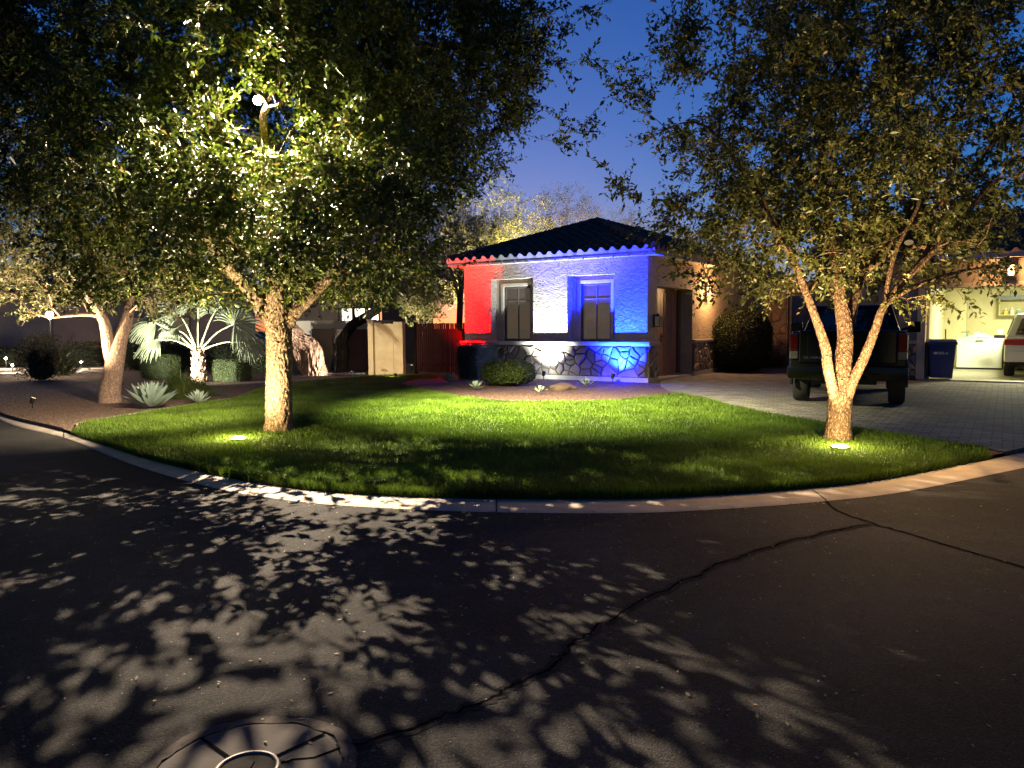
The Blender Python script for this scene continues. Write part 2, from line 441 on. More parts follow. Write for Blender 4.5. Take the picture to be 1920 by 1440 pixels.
sheet('ground', [(-400, -400), (400, -400), (400, 400), (-400, 400)], -.04, m_dirt)
outer_c = [(-30, 37), (-20, 25.5), (-14, 18.9), (-9.12, 13.26), (-6.62, 10.98), (-4.48, 8.76), (-3.01, 7.45), (-1.98, 6.82), (-1.0, 6.51), (-.01, 6.35), (1.09, 6.31), (2.05, 6.47),
           (2.84, 6.69), (3.76, 7.06), (5.64, 8.18), (8.6, 10.0), (13.5, 12.0), (20, 13.5), (32, 15)]
inner_c = [(-30.4, 37.4), (-20.4, 25.9), (-14.4, 19.4), (-9.57, 13.9), (-6.9, 11.45), (-4.6, 9.15), (-3.08, 7.86), (-2.06, 7.2), (-1.08, 6.87), (-.01, 6.73), (1.09, 6.7), (2.05, 6.87),
           (2.84, 7.1), (3.7, 7.45), (5.5, 8.55), (8.45, 10.4), (13.4, 12.42), (19.9, 13.92), (31.9, 15.42)]
oc = [tuple(p) for p in catmull(outer_c, 8)]; ic = [tuple(p) for p in catmull(inner_c, 8)]
sheet('road', oc + [(60, 14), (60, -60), (-60, -60), (-60, 37)], 0, m_asph)
# kerb: rolled ribbon between the two curves
V, F = [], []
prof = [(0, .003), (.05, .012), (.3, .022), (.55, .03), (.85, .036), (1.0, .036), (1.0, -.02)]
for (a, b) in zip(oc, ic):
    for t, z in prof: V.append((a[0] + (b[0] - a[0]) * t, a[1] + (b[1] - a[1]) * t, z))
kn = len(prof)
for i in range(len(oc) - 1):
    for k in range(kn - 1): F.append((i * kn + k, (i + 1) * kn + k, (i + 1) * kn + k + 1, i * kn + k + 1))
me = bpy.data.meshes.new('kerb'); me.from_pydata(V, [], F)
for p in me.polygons: p.use_smooth = True
tag(link('kerb', me, m_conc), kind='structure')
# joints cut across the kerb
m_joint = M('kerb_joint_dark', (.012, .011, .01), 1)  # dark colour of the kerb joints
mbj = MB()
JOINTS = [min(range(len(oc)), key=lambda k: math.hypot(oc[k][0] - jx, oc[k][1] - jy)) for jx, jy in ((-.08, 6.36), (2.84, 6.69), (-6.6, 11), (7.2, 9.1))]
for i in JOINTS:
    if i in JOINTS:
        a, b = Vector((*oc[i], 0)), Vector((*ic[i], 0)); d = (b - a); n = Vector((-d.y, d.x, 0)).normalized() * .006
        for (t0, z0), (t1, z1) in zip(prof[:5], prof[1:6]):
            p0 = a + d * t0; p1 = a + d * t1
            q = [p0 - n, p0 + n, p1 + n, p1 - n]
            zz = [z0, z0, z1, z1]
            mbj.add([(v.x, v.y, z + .003) for v, z in zip(q, zz)], [(0, 1, 2, 3)])
tag(mbj.build('kerb_joints', m_joint), kind='structure')
# yard gravel: everything behind the kerb
sheet('yard', ic + [(60, 16), (60, 120), (-60, 120), (-60, 37.4)], .075, m_gravel)

ee = [p for p in ic if p[0] < -6.6 or p[0] > 5.5]
for part in ([p for p in ee if p[0] < 0], [p for p in ee if p[0] > 0]):
    kk = len(part)
    me = bpy.data.meshes.new('yard_edge'); me.from_pydata([(x, y, z) for z in (.089, .0) for x, y in part], [], [(i, i + 1, kk + i + 1, kk + i) for i in range(kk - 1)])
    tag(link('yard_edge', me, m_gravel), kind='structure')
lawn_c = [(-6.75, 11.55), (-6.98, 12.1), (-6.75, 13.2), (-6.48, 14.38), (-6.2, 15.5), (-6.05, 16.6), (-6.25, 18.0), (-6.2, 19.76), (-5.57, 21.69), (-4.5, 23.1), (-3.2, 23.75), (-1.9, 23.3),
          (-2.0, 22.4), (-2.75, 21.0), (-2.85, 19.8), (-2.23, 18.3), (-1.03, 16.1), (-.0, 15.15), (1.49, 15.0), (2.6, 15.6), (3.36, 16.3), (3.75, 16.5), (4.0, 15.2), (4.21, 13.4), (4.79, 11.54), (5.25, 10.3), (5.75, 9.0)]
edge_in = [p for p in ic if -6.7 < p[0] < 5.6]
lawn_poly = [tuple(p) for p in catmull(lawn_c, 5)] + [tuple(p) for p in reversed(edge_in)]
sheet('lawn_soil', lawn_poly, .083, m_soil)
ei = np.array(edge_in)
Vs = [(x, y, z) for z in (.083, .0) for x, y in ei]; kk = len(ei)
me = bpy.data.meshes.new('lawn_edge'); me.from_pydata(Vs, [], [(i, i + 1, kk + i + 1, kk + i) for i in range(kk - 1)])
tag(link('lawn_edge', me, m_soil), kind='structure')
drive_poly = [tuple(H(.0, .9))[:2], tuple(H(.0, 13))[:2], tuple(H(3.4, 13))[:2], tuple(H(3.4, 4.2))[:2], tuple(H(12.5, 4.2))[:2], (19, 14.0)] + \
    [p for p in reversed(ic) if 5.6 < p[0] < 18] + [(5.75, 9.02), (5.27, 10.32), (4.81, 11.56), (4.23, 13.42), (4.02, 15.2), (3.78, 16.52), (3.62, 17.4), (3.7, 18.6)]
sheet('driveway', drive_poly, .088, m_paver)
bed_c = [(-2.0, 22.7), (-2.75, 21.0), (-2.85, 19.8), (-2.23, 18.3), (-1.03, 16.1), (0, 15.15), (1.49, 15.0), (2.6, 15.6), (3.36, 16.3), (3.6, 17.4), (3.68, 18.9), (3.66, 19.65)]
bed_s = [tuple(p) for p in catmull(bed_c, 6)]
sheet('planting_bed', bed_s + [tuple(H(0, .1))[:2], tuple(H(-6.0, .1))[:2]], .1, m_bedgravel)
mb = MB(); mb.tube([(p[0], p[1], .095) for p in bed_s[:-14]], .016, 6)
tag(mb.build('bed_edging', M('edging_steel', (.06, .04, .03), .7)), kind='structure')
mb = MB(); mb.tube([tuple(p) + (.095,) for p in catmull(lawn_c[:11], 6)], .02, 6)
tag(mb.build('lawn_edging', M('edging_concrete', (.25, .2, .15), .9)), kind='structure')
sheet('walkway', [(-24, 27.2), (-14.2, 28.6), (-12.8, 29.6), (-13.2, 30.6), (-24, 29.6)], .1, m_path)
sheet('walkway', [(-24, 24.6), (-17.0, 25.6), (-16.6, 26.3), (-24, 25.8)], .1, m_path)

# ------------------------------------------------------------------ road cracks, patch collar, grit
m_seal = M('crack_fill', (.007, .007, .007), 1, spec=0)
m_band = M('worn_band', (.045, .042, .038), 1, var=(22, .7), spec=.05)
def crack(pts, w, wander, seed, band=.035):
    r = random.Random(seed)
    P = catmull(pts, 14)
    mbk, mbb = MB(), MB(); ax = 0
    L_, R_, BL, BR = [], [], [], []
    for i, p in enumerate(P):
        d = np.array(P[min(i + 1, len(P) - 1)]) - np.array(P[max(i - 1, 0)]); n = np.array([-d[1], d[0]]); n = n / np.linalg.norm(n)
        ax = ax * .6 + r.gauss(0, wander); c = np.array(p) + n * ax
        ww = w * r.uniform(.35, 1.5)
        L_.append(c + n * ww); R_.append(c - n * ww)
        b2 = band * r.uniform(.8, 1.2); BL.append(c + n * b2); BR.append(c - n * b2)
    k = len(P)
    mbk.add([(q[0], q[1], .005) for q in L_ + R_], [(i, i + 1, k + i + 1, k + i) for i in range(k - 1)])
    mbb.add([(q[0], q[1], .0025) for q in BL + BR], [(i, i + 1, k + i + 1, k + i) for i in range(k - 1)])
    tag(mbk.build('road_crack', m_seal), kind='structure'); tag(mbb.build('worn_strip', m_band), kind='structure')
crack([(-.9, 2.6), (-.5, 2.85), (-.15, 3.08), (-.01, 3.24), (.19, 3.42), (.31, 3.69), (.66, 4.15), (1.15, 4.67), (1.63, 5.13), (2.37, 5.65), (2.86, 5.9)], .0062, .0095, 3)
crack([(2.84, 6.66), (2.78, 6.35), (2.88, 5.95), (3.01, 5.63), (3.34, 4.8), (3.9, 3.4)], .006, .005, 5, band=.015)
# concrete collar round a survey monument
cc = Vector((-.97, 2.6, 0))
m_coll = M('collar_concrete', (.095, .083, .071), 1, var=(5, .3), bump=(50, .3, .004))
root = empty('survey_monument', cc, 0, 'round concrete collar with a small iron lid set in the asphalt at the bottom edge', 'monument cover')
mb = MB(); mb.lathe([(.11, .004), (.32, .004), (.335, .001)], 72)
mb.build('collar', m_coll, root)
mb = MB()
V, F = [], []
r = random.Random(2)
for k in range(97):
    a = 2 * math.pi * k / 96; w = .012 + .012 * r.random(); rr_ = .352 + .007 * math.sin(a * 3) + .005 * math.sin(a * 11)
    V += [(math.cos(a) * (rr_ - w), math.sin(a) * (rr_ - w), .006), (math.cos(a) * (rr_ + w + .015), math.sin(a) * (rr_ + w + .015), .006)]
mb.add(V, [(2 * k, 2 * k + 1, 2 * k + 3, 2 * k + 2) for k in range(96)])
mb.build('worn_ring', M('worn_ring', (.12, .104, .09), 1, var=(20, .6), spec=.05), root)
for a in (R(47), R(140), R(215), R(325)):
    mb = MB()
    d = Vector((math.cos(a), math.sin(a), 0)); n = Vector((-d.y, d.x, 0)) * .007
    p0, p1 = d * .115, d * .33
    mb.add([tuple(q + Vector((0, 0, .0085))) for q in (p0 - n, p0 + n, p1 + n, p1 - n)], [(0, 1, 2, 3)])
    mb.build('joint', m_seal, root)
mb = MB(); mb.lathe([(.1, .0), (.1, .012), (.104, .016), (.112, .016), (.118, .008), (.118, .0)], 48, cap=False)
mb.build('rim', M('worn_iron', (.16, .14, .12), .6, metal=.3, bump=(80, .3, .002)), root, smooth=True)
mb = MB(); mb.lathe([(.0005, .008), (.099, .008), (.1, .004)], 40); mb.box(-.012, .012, -.05, .05, .008, .013)
mb.build('lid', M('iron_lid', (.02, .017, .015), .9, spec=.1, bump=(50, .6, .004)), root)
# grit and leaf crumbs lying on the asphalt
r = np.random.default_rng(5); n = 900
P = np.stack([r.uniform(-3.2, 3.2, n), r.uniform(1.9, 6.3, n), np.full(n, .004)], 1)
m_ = P[:, 1] < 6.2; P = P[m_]; n = len(P)
s = (.0022 + .006 * r.random(n) ** 6)[:, None]
a = r.uniform(0, 6.28, n)
dx = np.stack([np.cos(a), np.sin(a), np.zeros(n)], 1); dy = np.stack([-np.sin(a), np.cos(a), np.zeros(n)], 1)
V = np.stack([P + dx * s * 1.4, P + dy * s, P - dx * s * 1.2, P - dy * s * .8, P + np.array([0, 0, 1.]) * s], 1).reshape(-1, 3)
i = np.arange(n)[:, None] * 5
F = np.concatenate([i + np.array([[0, 1, 4]]), i + np.array([[1, 2, 4]]), i + np.array([[2, 3, 4]]), i + np.array([[3, 0, 4]])], 1).reshape(-1, 3)
tag(link('road_grit', fast_mesh('road_grit', V, F), M('grit', (.3, .27, .23), .8)), 'pale grit and leaf crumbs scattered over the dark asphalt', 'grit', kind='stuff')

# dry leaves dropped on the road and along the kerb
r = np.random.default_rng(15); n = 520
P = np.stack([r.uniform(-6, 5, n), r.uniform(2.2, 6.6, n), np.full(n, .006)], 1)
j = r.integers(24, 100, 160); E_ = np.array([oc[k] for k in j]) + r.normal(0, .07, (160, 2)) - np.array([0, .05])
P = np.concatenate([P, np.c_[E_, np.full(160, .012)]]); n = len(P)
a = r.uniform(0, 6.28, n); s = r.uniform(.018, .034, n)
D = np.stack([np.cos(a), np.sin(a), r.uniform(-.05, .35, n)], 1); D /= np.linalg.norm(D, axis=1, keepdims=True)
Sd = np.stack([-np.sin(a), np.cos(a), r.uniform(-.3, .3, n)], 1)
V = np.stack([P, P + D * s[:, None] * .5 + Sd * s[:, None] * .24, P + D * s[:, None], P + D * s[:, None] * .5 - Sd * s[:, None] * .24], 1).reshape(-1, 3)
V[:, 2] = np.maximum(V[:, 2], .005)
i = np.arange(n)[:, None] * 4
tag(link('leaf_litter', fast_mesh('leaf_litter', V, np.concatenate([i + np.array([[0, 1, 2]]), i + np.array([[0, 2, 3]])], 1).reshape(-1, 3)), M('dry_leaf', (.2, .14, .07), .8)),
    'dry fallen leaves scattered over the road and along the kerb', 'leaf litter', kind='stuff')

# ------------------------------------------------------------------ lawn grass
def inside(poly, X, Y):
    c = np.zeros(len(X), bool); n = len(poly)
    for i in range(n):
        x1, y1 = poly[i]; x2, y2 = poly[i - 1]
        if y1 == y2: continue
        cond = ((y1 > Y) != (y2 > Y)) & (X < (x2 - x1) * (Y - y1) / (y2 - y1) + x1)
        c ^= cond
    return c
r = np.random.default_rng(11)
def grass(name, n, z, label):
    # candidates with density falling with distance from the kerb
    Y = 6.6 + 17.3 * r.random(n * 3) ** 1.55; X = r.uniform(-7.1, 6, n * 3)
    m = inside(lawn_poly, X, Y); X, Y = X[m][:n], Y[m][:n]; n = len(X)
    patch = np.array([mnoise.noise(Vector((x * 1.1, y * 1.1, 0))) + .5 * mnoise.noise(Vector((x * 3.3, y * 3.3, 4))) for x, y in zip(X, Y)])
    w = (.0042 + .00085 * (Y - 6.5)) * r.uniform(.7, 1.3, n)
    h = r.uniform(.028, .055, n) * (1 + .45 * patch)
    az = r.uniform(0, 6.28, n); la = r.uniform(0, 6.28, n); ll = np.abs(r.normal(0, .45, n)) * h
    # ragged fringe hanging over the kerb edge
    ne = 16000
    q = r.uniform(0, len(edge_in) - 1.001, ne); qi = q.astype(int); ea = np.array(edge_in)
    pe = ea[qi] + (ea[qi + 1] - ea[qi]) * (q - qi)[:, None]
    X = np.r_[X, pe[:, 0] + r.normal(0, .012, ne)]; Y = np.r_[Y, pe[:, 1] + r.uniform(-.02, .05, ne)]
    w = np.r_[w, r.uniform(.004, .007, ne)]; h = np.r_[h, r.uniform(.05, .11, ne)]; az = np.r_[az, r.uniform(0, 6.28, ne)]
    la = np.r_[la, np.full(ne, -1.57) + r.normal(0, .7, ne)]; ll = np.r_[ll, r.uniform(.01, .05, ne)]; patch = np.r_[patch, r.normal(0, .3, ne)]
    zz = np.r_[np.full(n, z), np.full(ne, .035)]; n = len(X)
    s = np.stack([np.cos(az) * w / 2, np.sin(az) * w / 2, np.zeros(n)], 1)
    b = np.stack([X, Y, zz], 1)
    t = b + np.stack([np.cos(la) * ll, np.sin(la) * ll, h], 1)
    V = np.stack([b - s, b + s, t + s * .35, t - s * .35], 1).reshape(-1, 3)
    F = (np.arange(n)[:, None] * 4 + np.array([[0, 1, 2, 3]]))
    sh = np.clip(.5 + .32 * patch + r.normal(0, .18, n), 0, 1)
    return tag(link(name, fast_mesh(name, V, F, shade=sh), m_grass), label, 'lawn', kind='stuff')
m_grass = leaf_mat('grass_blades', (.045, .09, .007), (.11, .18, .014), trans=.3, rough=.55)
grass('lawn', 330000, .083, 'short mown green lawn filling the corner plot')
# ------------------------------------------------------------------ vegetation
def unit(a):
    return a / np.maximum(np.linalg.norm(a, axis=-1, keepdims=True), 1e-9)

def leaves_mesh(name, P, D, Nn, Ln, Wd, fold=.18, shade=None):
    """one folded kite (two triangles) per leaf; P base, D direction, Nn rough normal"""
    S = unit(np.cross(D, Nn)); Nv = np.cross(S, D)
    n = len(P)
    Ln = Ln[:, None]; Wd = Wd[:, None]
    a = P; c = P + D * Ln
    mid = P + D * Ln * .45 + Nv * Wd * fold
    b = mid + S * Wd * .5; d = mid - S * Wd * .5
    V = np.stack([a, b, c, d], 1).reshape(-1, 3)
    i = np.arange(n)[:, None] * 4
    F = np.concatenate([i + np.array([[0, 1, 2]]), i + np.array([[0, 2, 3]])], 1).reshape(-1, 3)
    if shade is None: shade = rng.random(n)
    return fast_mesh(name, V, F, shade=np.repeat(shade, 2))

def limb_nodes(limbs, step=.16):
    """limbs: polylines of (x,y,z,r). -> pos, parent, rmin, plen"""
    pos, par, rad, pl = [], [], [], []
    for li, lb in enumerate(limbs):
        pts = np.array(catmull([l for l in lb], per=8))
        d = np.r_[0, np.cumsum(np.linalg.norm(np.diff(pts[:, :3], axis=0), axis=1))]
        k = max(2, int(d[-1] / step) + 1)
        s = np.linspace(0, d[-1], k)
        q = np.stack([np.interp(s, d, pts[:, j]) for j in range(4)], 1)
        prev = -1
        if li > 0:
            A = np.array(pos); prev = int(np.argmin(np.linalg.norm(A - q[0, :3], axis=1)))
            q = q[1:]
        for row in q:
            pos.append(row[:3]); par.append(prev); rad.append(row[3])
            pl.append(0 if prev < 0 else pl[prev] + float(np.linalg.norm(row[:3] - pos[prev])))
            prev = len(pos) - 1
    return pos, par, rad, pl

def blob_points(ells, n, seed, shell=2.0, rough=.35):
    r = np.random.default_rng(seed); out = []
    w = np.array([e[1][0] * e[1][1] * e[1][2] for e in ells]); w = w / w.sum()
    while len(out) < n:
        e = ells[r.choice(len(ells), p=w)]
        d = r.normal(size=3); d /= np.linalg.norm(d)
        k = 1 + rough * (mnoise.noise(Vector(d * 2.1) + Vector((seed * 3.1, e[0][0], 0))) * 1.6)
        p = np.array(e[0]) + d * np.array(e[1]) * (r.random() ** (1 / (3 * shell / 2))) * k
        out.append(p)
    return out

def grow(limbs, clumps, seed, up=.25, first_free=0, droop=.12, wpl=.22, zf=None):
    r = np.random.default_rng(seed)
    pos, par, rad, pl = limb_nodes(limbs)
    nl = len(pos)
    rmin = list(rad)
    zfork = limbs[0][-1][2] if zf is None else zf
    usable0 = [i for i in range(nl) if pos[i][2] > zfork - .05]
    okset = list(usable0)
    P = np.zeros((60000, 3)); P[:nl] = pos
    PL = np.zeros(60000); PL[:nl] = pl
    use = np.zeros(60000, bool); use[okset] = True
    n = nl
    root = np.array(limbs[0][-1][:3]) if zf is None else np.array([limbs[0][0][0], limbs[0][0][1], zf])
    order = sorted(range(len(clumps)), key=lambda i: np.linalg.norm(clumps[i] - root))
    tips = []
    for ci in order:
        c = clumps[ci]
        cost = np.linalg.norm(P[:n] - c, axis=1) + wpl * PL[:n]
        cost[~use[:n]] = 1e9
        cost += np.maximum(0, P[:n, 2] - c[2]) * .35
        k = int(np.argmin(cost)); a = P[k]
        d = np.linalg.norm(c - a)
        if d < .08: tips.append((k, c)); continue
        pd = a - P[par[k]] if par[k] >= 0 else np.array([0, 0, 1.])
        pd = pd / max(np.linalg.norm(pd), 1e-6)
        dirp = (c - a) / d
        ctrl = a + d * .5 * unit(dirp * .75 + pd * .55 + np.array([0, 0, up]))
        m = max(2, int(d / .22) + 1); prev = k
        for j in range(1, m + 1):
            t = j / m
            q = (1 - t) ** 2 * a + 2 * t * (1 - t) * ctrl + t * t * c
            if j < m: q = q + r.normal(size=3) * .025 * min(d, 1)
            P[n] = q; par.append(prev); rmin.append(0.0)
            PL[n] = PL[prev] + np.linalg.norm(q - P[prev]); use[n] = True
            prev = n; n += 1
        tips.append((prev, c))
    P = P[:n]
    e = 2.35
    acc = np.zeros(n)
    ch = [[] for _ in range(n)]
    for i in range(n):
        if par[i] >= 0: ch[par[i]].append(i)
    for i in range(n - 1, -1, -1):
        if not ch[i]: acc[i] = max(acc[i], .0065 ** e)
        if par[i] >= 0: acc[par[i]] += acc[i]
    rr = acc ** (1 / e)
    for i in range(nl): rr[i] = rmin[i]
    for i in range(nl, n): rr[i] = min(rr[i], rr[par[i]] * .8)
    return P, par, ch, rr, nl, tips

def wood_mesh(name, P, par, ch, rr, rough_r=.07, bark_amp=.0, sides_big=16, bark_f=16, zsq=.28, twist=0):
    mb = MB()
    starts = [i for i in range(len(P)) if par[i] < 0]
    stack = [(s, None) for s in starts]
    while stack:
        i, frm = stack.pop()
        pts, rs = [], []
        if frm is not None:
            pts.append(P[frm]); rs.append(min(rr[frm], rr[i] * 1.25))
        while True:
            pts.append(P[i]); rs.append(rr[i])
            if not ch[i]: break
            cs = sorted(ch[i], key=lambda q: -rr[q])
            for q in cs[1:]: stack.append((q, i))
            i = cs[0]
        if len(pts) < 2: continue
        mr = max(rs)
        if mr > rough_r and bark_amp > 0:
            # fine resampling with displaced bark
            A = np.array(pts); d = np.r_[0, np.cumsum(np.linalg.norm(np.diff(A, axis=0), axis=1))]
            k = max(3, int(d[-1] / .018)); s = np.linspace(0, d[-1], k)
            Q = np.stack([np.interp(s, d, A[:, j]) for j in range(3)], 1); rq = np.interp(s, d, rs)
            # smooth
            for _ in range(6): Q[1:-1] = (Q[:-2] + Q[1:-1] * 2 + Q[2:]) / 4
            sides = 120 if mr > .15 else 44
            b0 = len(mb.v)
            mb.tube(Q, list(rq), sides=sides)
            for ii in range(k):
                for kk in range(sides):
                    v = Vector(mb.v[b0 + ii * sides + kk]); c = Vector(Q[ii]); o = v - c
                    rad = rq[ii]
                    nd = o.normalized()
                    a3 = Vector((nd.x * rad * bark_f * 2.2, nd.y * rad * bark_f * 2.2, s[ii] * bark_f * zsq + nd.z))
                    h = abs(mnoise.noise(a3)) + .5 * abs(mnoise.noise(a3 * 2.3 + Vector((5, 1, 2))))
                    h = min(h * 2.2, 1) - .5
                    lump = mnoise.noise(Vector((nd.x * 1.3, nd.y * 1.3, s[ii] * 1.4 + twist))) * .09
                    mb.v[b0 + ii * sides + kk] = tuple(c + o * (1 + lump) + nd * h * bark_amp * min(1, rad / .1))
        else:
            mb.tube(pts, rs, sides=sides_big if mr > .05 else (8 if mr > .018 else 5), cap=False)
    me = bpy.data.meshes.new(name); me.from_pydata(mb.v, [], mb.f)
    for p in me.polygons: p.use_smooth = True
    return me

def foliage(name, P, par, tips, center, seed, twigs=9, per=14, tl=(.3, .55), L=(.05, .075), W=.5, down=.18, spread=.8,
            outward=.35, carve=(), hang=0.0, ymin=None, zmin=None, keep=None):
    r = np.random.default_rng(seed)
    T = len(tips)
    base = np.array([P[k] for k, c in tips]); prev = np.array([P[par[k]] if par[k] >= 0 else P[k] - [0, 0, 1] for k, c in tips])
    bd = unit(base - prev)
    out = unit(base - np.array(center))
    S = np.repeat(base, twigs, 0); BD = np.repeat(bd, twigs, 0); O = np.repeat(out, twigs, 0)
    S = S - BD * r.random((len(S), 1)) * .3
    D = unit(BD * .45 + O * outward + r.normal(size=S.shape) * spread * .75 + np.array([0, 0, -down]))
    ln = r.uniform(tl[0], tl[1], len(S))
    n = len(S)
    t = (np.arange(per)[None, :] + r.random((n, per))) / per
    t = .12 + .88 * t
    droopv = np.array([0, 0, -1.0])
    pos = S[:, None, :] + D[:, None, :] * (ln[:, None] * t)[..., None] + droopv * ((ln[:, None] * t) ** 2 * (.25 + hang))[..., None]
    ld = unit(D[:, None, :] * .55 + r.normal(size=pos.shape) * .75 + droopv * (.12 + hang * .4))
    nn = unit(np.array([0, 0, 1.]) * .55 + r.normal(size=pos.shape) * .8)
    pos = pos.reshape(-1, 3); ld = ld.reshape(-1, 3); nn = nn.reshape(-1, 3)
    m = np.ones(len(pos), bool)
    for a, b, rad in carve:
        a = np.array(a); b = np.array(b); ab = b - a; L2 = ab @ ab
        tt = np.clip(((pos - a) @ ab) / L2, 0, 1)
        dd = np.linalg.norm(pos - (a + tt[:, None] * ab), axis=1)
        rr_ = rad[0] + (rad[1] - rad[0]) * tt if hasattr(rad, '__len__') else rad
        m &= dd > rr_
    if zmin is not None: m &= pos[:, 2] > zmin
    if keep is not None: m &= keep(pos, r)
    pos, ld, nn = pos[m], ld[m], nn[m]
    Ls = r.uniform(L[0], L[1], len(pos)) * r.choice([.55, .8, 1, 1.25], len(pos)); Ws = Ls * W * r.uniform(.85, 1.2, len(pos))
    me = leaves_mesh(name, pos, ld, nn, Ls, Ws, shade=r.random(len(pos)))
    # twig wood: thin three-sided spikes, drooped like the leaves
    e = S + D * ln[:, None] + droopv * (ln ** 2 * (.25 + hang))[:, None]
    tw = m.reshape(n, per).mean(1) > .4
    return me, (S[tw], e[tw])

def twig_mesh(name, S, E, rad=.0035):
    D = unit(E - S); ref = np.tile(np.array([[.3, .2, .93]]), (len(S), 1))
    u = unit(np.cross(D, ref)); w = np.cross(D, u)
    V = []
    for k in range(3):
        a = 2 * math.pi * k / 3
        V.append(S + (u * math.cos(a) + w * math.sin(a)) * rad)
    V.append(E)
    V = np.stack(V, 1).reshape(-1, 3); i = np.arange(len(S))[:, None] * 4
    F = np.concatenate([i + np.array([[0, 1, 3]]), i + np.array([[1, 2, 3]]), i + np.array([[2, 0, 3]])], 1).reshape(-1, 3)
    return fast_mesh(name, V, F)

def tree(name, label, limbs, ells, nclumps, seed, leafm, barkm, extra=(), fol=None, bark_amp=0, group=None, cat='tree',
         shell=2.0, rough=.35, zlow=None, growkw=None, woodkw=None, drop=None):
    base = limbs[0][0]
    root = empty(name, (0, 0, 0), 0, label, cat, group)
    cl = blob_points(ells, nclumps, seed, shell, rough)
    if zlow is not None: cl = [c for c in cl if c[2] > zlow]
    if drop is not None: cl = [c for c in cl if not drop(c)]
    cl += [np.array(e) for e in extra]
    P, par, ch, rr, nl, tips = grow(limbs, cl, seed, **(growkw or {}))
    tm = wood_mesh('trunk', P, par, ch, rr, bark_amp=bark_amp, **(woodkw or {}))
    to = link('trunk', tm, barkm, root)
    center = np.mean([e[0] for e in ells], axis=0) - np.array([0, 0, 1.0])
    me, (S, E) = foliage('crown', P, par, tips, center, seed + 1, **(fol or {}))
    co = link('crown', me, leafm, root)
    tw = link('twigs', twig_mesh('twigs', S, E), barkm, co)
    return root

def box_hedge(name, label, loc, sx, sy, sz, rz, leafm, corem, seed, n=9000, round_=.12, group=None, L=(.02, .035), cat='hedge', dome=False, loose=0.0):
    r = np.random.default_rng(seed)
    root = empty(name, loc, rz, label, cat, group)
    # points on a superellipsoid surface
    d = r.normal(size=(n, 3)); d = unit(d)
    if dome:
        q = unit(d); p = q * (1 + .05 * r.normal(size=(n, 1)))
    else:
        ex = 1 / round_ if round_ > 0 else 9
        q = d / (np.sum(np.abs(d) ** ex, 1, keepdims=True) ** (1 / ex))
        p = q * (1 + .02 * r.normal(size=(n, 1)))
    if loose: p = p * (1 - loose * r.random((n, 1)) ** 1.5 + .18 * loose * r.normal(size=(n, 1)))
    lump = np.array([mnoise.noise(Vector(x * 2.6) + Vector((seed, 0, 0))) for x in q]) * (.1 if dome else .05)
    p = p * (1 + lump[:, None])
    p = p * np.array([sx / 2, sy / 2, sz / 2]) + np.array([0, 0, sz / 2 + .02])
    m = p[:, 2] > .015
    p, q = p[m], q[m]
    ld = unit(q * .7 + r.normal(size=p.shape) * .7 + np.array([0, 0, .15])); nn = unit(q + r.normal(size=p.shape) * .6)
    Ls = r.uniform(*L, len(p))
    me = leaves_mesh('foliage', p - ld * Ls[:, None] * .4, ld, nn, Ls, Ls * .55, shade=r.random(len(p)))
    link('foliage', me, leafm, root)
    bm = bmesh.new(); bmesh.ops.create_icosphere(bm, subdivisions=4, radius=1)
    for v in bm.verts:
        c = np.array(v.co)
        if not dome:
            ex = 1 / round_; c = c / (np.sum(np.abs(c) ** ex) ** (1 / ex))
        c = c * (1 + mnoise.noise(Vector(c * 2.6) + Vector((seed, 0, 0))) * (.1 if dome else .05))
        q_ = .93 * (1 - loose * .75)
        v.co = Vector((c[0] * sx / 2 * q_, c[1] * sy / 2 * q_, max(0.0, (c[2] * sz / 2 * .94 + sz / 2) * (1 - loose * .4))))
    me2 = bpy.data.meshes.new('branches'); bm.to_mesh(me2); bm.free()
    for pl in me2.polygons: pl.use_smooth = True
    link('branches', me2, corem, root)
    return root

def grass_clump(name, label, loc, rx, ry, h, leafm, seed, n=1500, blade=(.3, .5), w=.012, group=None, cat='shrub', arch=.9):
    """mound of long arching leaves"""
    r = np.random.default_rng(seed)
    az = r.uniform(0, 2 * math.pi, n); el = np.arccos(r.uniform(.05, 1, n))
    rb = r.random(n) ** .5
    B = np.stack([np.cos(az) * rx * rb * .75, np.sin(az) * ry * rb * .75, h * .55 * (1 - rb ** 2) * r.random(n)], 1)
    D = unit(np.stack([np.cos(az) * np.sin(el), np.sin(az) * np.sin(el), np.cos(el) + .25], 1) + r.normal(size=(n, 3)) * .25)
    Ln = r.uniform(*blade, n)
    K = 4; V = []; side = unit(np.cross(D, np.array([0, 0, 1.]) + r.normal(size=(n, 3)) * .1))
    for k in range(K):
        t = k / (K - 1)
        c = B + D * (Ln * t)[:, None] + np.array([0, 0, -1.]) * (Ln * arch * t * t)[:, None] * .55
        c[:, 2] = np.maximum(c[:, 2], .01)
        wd = w * (1 - t * .85)
        V += [c + side * wd / 2, c - side * wd / 2]
    V = np.stack(V, 1).reshape(-1, 3)
    i = np.arange(n)[:, None] * (2 * K)
    F = np.concatenate([i + np.array([[2 * k, 2 * k + 2, 2 * k + 3, 2 * k + 1]]) for k in range(K - 1)], 1).reshape(-1, 4)
    me = fast_mesh('leaves', V, F, shade=np.repeat(r.random(n), K - 1))
    o = link(name, me, leafm, None, loc)
    return tag(o, label, cat, group)

